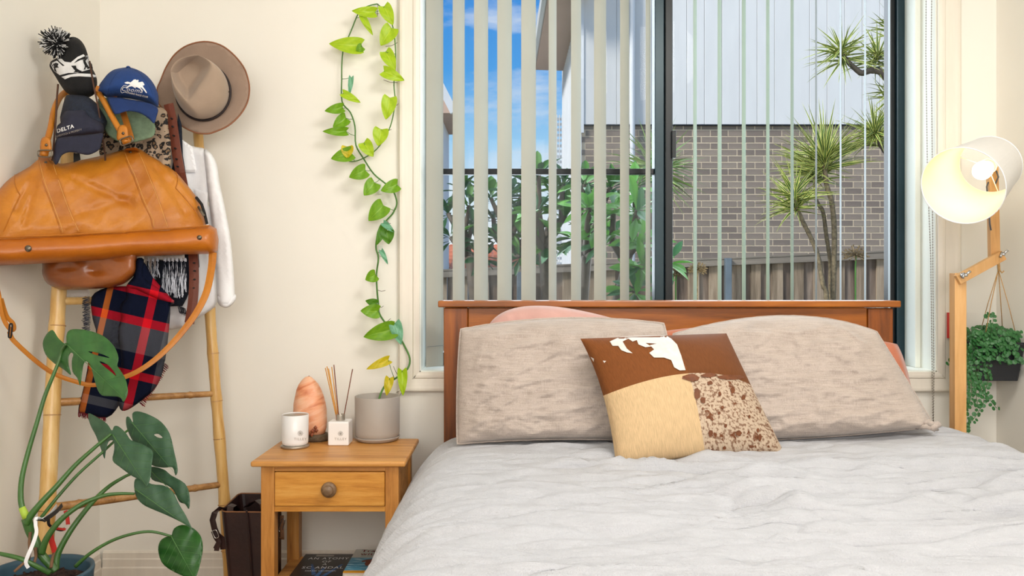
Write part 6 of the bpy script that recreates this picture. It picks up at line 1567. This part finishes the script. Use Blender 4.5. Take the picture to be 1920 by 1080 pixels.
def lstrap(outl, lab=None):
    mb = MB(); V, F3, ol, hs = tri2d(crom(zB(outl), 2), 5); n = len(V)
    fr = [cast(Tg, *p, .004, 2.45) for p in V]; bk = [cast(Tg, *p, -.002, 2.45) for p in V]
    mb.add(fr+bk, list(F3)+[(b_, a, a+n, b_+n) for a, b_ in fbd(F3)], None); o = obj('front_strap', mb, M_leather2, bag, smooth=False); return o
s1 = lstrap([(242,315),(290,312),(322,325),(345,375),(395,520),(455,680),(510,797),(450,803),(392,804),(372,740),(320,600),(265,450)])
s2 = lstrap([(782,275),(826,262),(866,262),(905,330),(955,450),(1010,590),(1068,762),(1020,768),(970,769),(955,700),(905,600),(850,450),(800,340)])
def stitch(pts): return MB().tube([cast(Tg, *q, .0048, 2.4) for q in crom(zB(pts), 4, False)], .0006, 4)
M_stitch = mat('pale_stitching', (232, 178, 96), .7)
for s_, ps in ((s1, ([(250,340),(275,450),(330,600),(382,740),(398,795)], [(330,340),(388,520),(448,680),(500,790)])), (s2, ([(790,290),(812,345),(860,450),(915,600),(965,700),(976,762)], [(872,280),(900,335),(948,455),(1002,590),(1060,758)]))):
    for p_ in ps: obj('stitching', stitch(p_), M_stitch, s_)
obj('base_seam', MB().tube([W(x, y, 2.262+.26*x/410) for x, y in ((-25, 445), (0, 445), (100, 441.5), (200, 436), (300, 430), (392, 423))], .0022, 6), M_leather2, bag)
for pts in ([(95,432),(92,480),(105,520),(128,560)], [(1112,415),(1124,440),(1122,480),(1112,515)], [(128,560),(60,700),(20,790)], [(1112,515),(1180,590),(1250,680)]):
    obj('panel_seam', MB().tube([cast(Tg, *q, .001, 2.4) for q in crom(zB(pts), 4, False)], .0016, 5), M_leather2, bag)
def rivet(px, py, d, r, parent): obj('rivet', MB().lathe([(r, 0), (r, .0015), (r*.7, .004), (0, .005)], W(px, py, d), 18, rot_to((0, -1, 0))), M_brass, parent, smooth=True)
TT = bvh(bbod, rol)
for (x, y, r) in ((53, 466, .0095), (374, 445.5, .0075)): p = cast(TT, x, y, .0); obj('base_stud', MB().lathe([(r, 0), (r, .002), (r*.7, .005), (0, .006)], p, 20, rot_to((0, -1, 0))), M_brass, bag, smooth=True)
for (x, y) in ((86, 305), (244.5, 285.5)): p = cast(TT, x, y, .004); obj('rivet', MB().lathe([(.0045, 0), (.0045, .0015), (0, .004)], p, 16, rot_to((0, -1, 0))), M_brass, bag, smooth=True)
# handles
hL = [(82, 292, 2.36), (86, 272, 2.36), (91, 255, 2.38), (96, 235, 2.41), (102, 205, 2.47), (113, 182, 2.55), (128, 170, 2.60), (155, 166, 2.60), (178, 168, 2.54), (193, 187, 2.46), (207, 213, 2.42), (222, 240, 2.40), (230, 252, 2.395), (238, 268, 2.39)]
HP = [W(*q) for q in crom(hL, 4, False)]
obj('handle', MB().tube(HP, [.0085 if 4 < i < len(HP)-5 else .0115 for i in range(len(HP))], 12), M_leather, bag, smooth=True)
hR = [(246, 262, 2.42), (240, 240, 2.44), (234, 220, 2.46), (226, 200, 2.48), (205, 175, 2.49), (180, 166, 2.49)]
obj('handle', MB().ribbon([W(*q) for q in crom(hR, 4, False)], .018, .005), M_leather2, bag)
for (x, y, d) in ((86, 270, 2.352), (230, 248, 2.382)):
    pts = [W(x-10, y-8, d+.006), W(x+10, y-10, d+.006)]
    tab = crom([(x-8, y-10), (x, y-14), (x+8, y-10), (x+11, y+6), (x+9, y+14), (x-9, y+15), (x-11, y+4)], 3)
    o = obj('handle_tab', puff(tab, lambda a, b_, d=d: d, .006, .004, 5, 3), M_leather, bag, smooth=True)
    obj('rivet', MB().lathe([(.0042, 0), (.0042, .0015), (0, .0035)], W(x+1, y+2, d-.006), 16, rot_to((0, -1, 0))), M_brass, bag, smooth=True)
loop(W(85, 288, 2.345), .021, .010, .0024, M_brass, bag, 'buckle', 0); loop(W(237, 264, 2.375), .019, .010, .0022, M_brass, bag, 'buckle', .35)
obj('zip_pull', MB().tube([W(372, 388, 2.54), W(377, 396, 2.53), W(383, 405, 2.53)], .004, 6), M_brass, bag); obj('zip', MB().tube([W(368, 370, 2.56), W(378, 383, 2.55), W(384, 402, 2.55), W(388, 420, 2.55)], .0045, 6), M_print_k, bag)
# shoulder strap
ss = [(399, 474, 2.54), (397, 500, 2.53), (388, 545, 2.50), (372, 580, 2.48), (350, 612, 2.46), (322, 645, 2.44), (290, 675, 2.42), (255, 698, 2.40), (215, 713, 2.385), (175, 722, 2.37), (140, 715, 2.36), (100, 700, 2.34), (65, 675, 2.32), (35, 648, 2.30), (22, 634, 2.295), (18, 622, 2.29)]
SP = [W(*q) for q in crom(ss, 4, False)]
obj('shoulder_strap', MB().ribbon(SP, [.012+.012*max(0, 1-i/len(SP)*1.8) for i in range(len(SP))], .004), M_leather, bag)
obj('shoulder_strap', MB().ribbon([W(*q) for q in crom([(-20, 490, 2.27), (-4, 545, 2.275), (3, 585, 2.28), (10, 605, 2.285), (20, 618, 2.285), (26, 617, 2.285), (24, 606, 2.29), (12, 592, 2.295), (2, 560, 2.295)], 4, False)], .011, .004), M_leather, bag)
loop(W(19.5, 620, 2.275), .004, .020, .0022, M_print_k, bag, 'strap_slider', -.1)
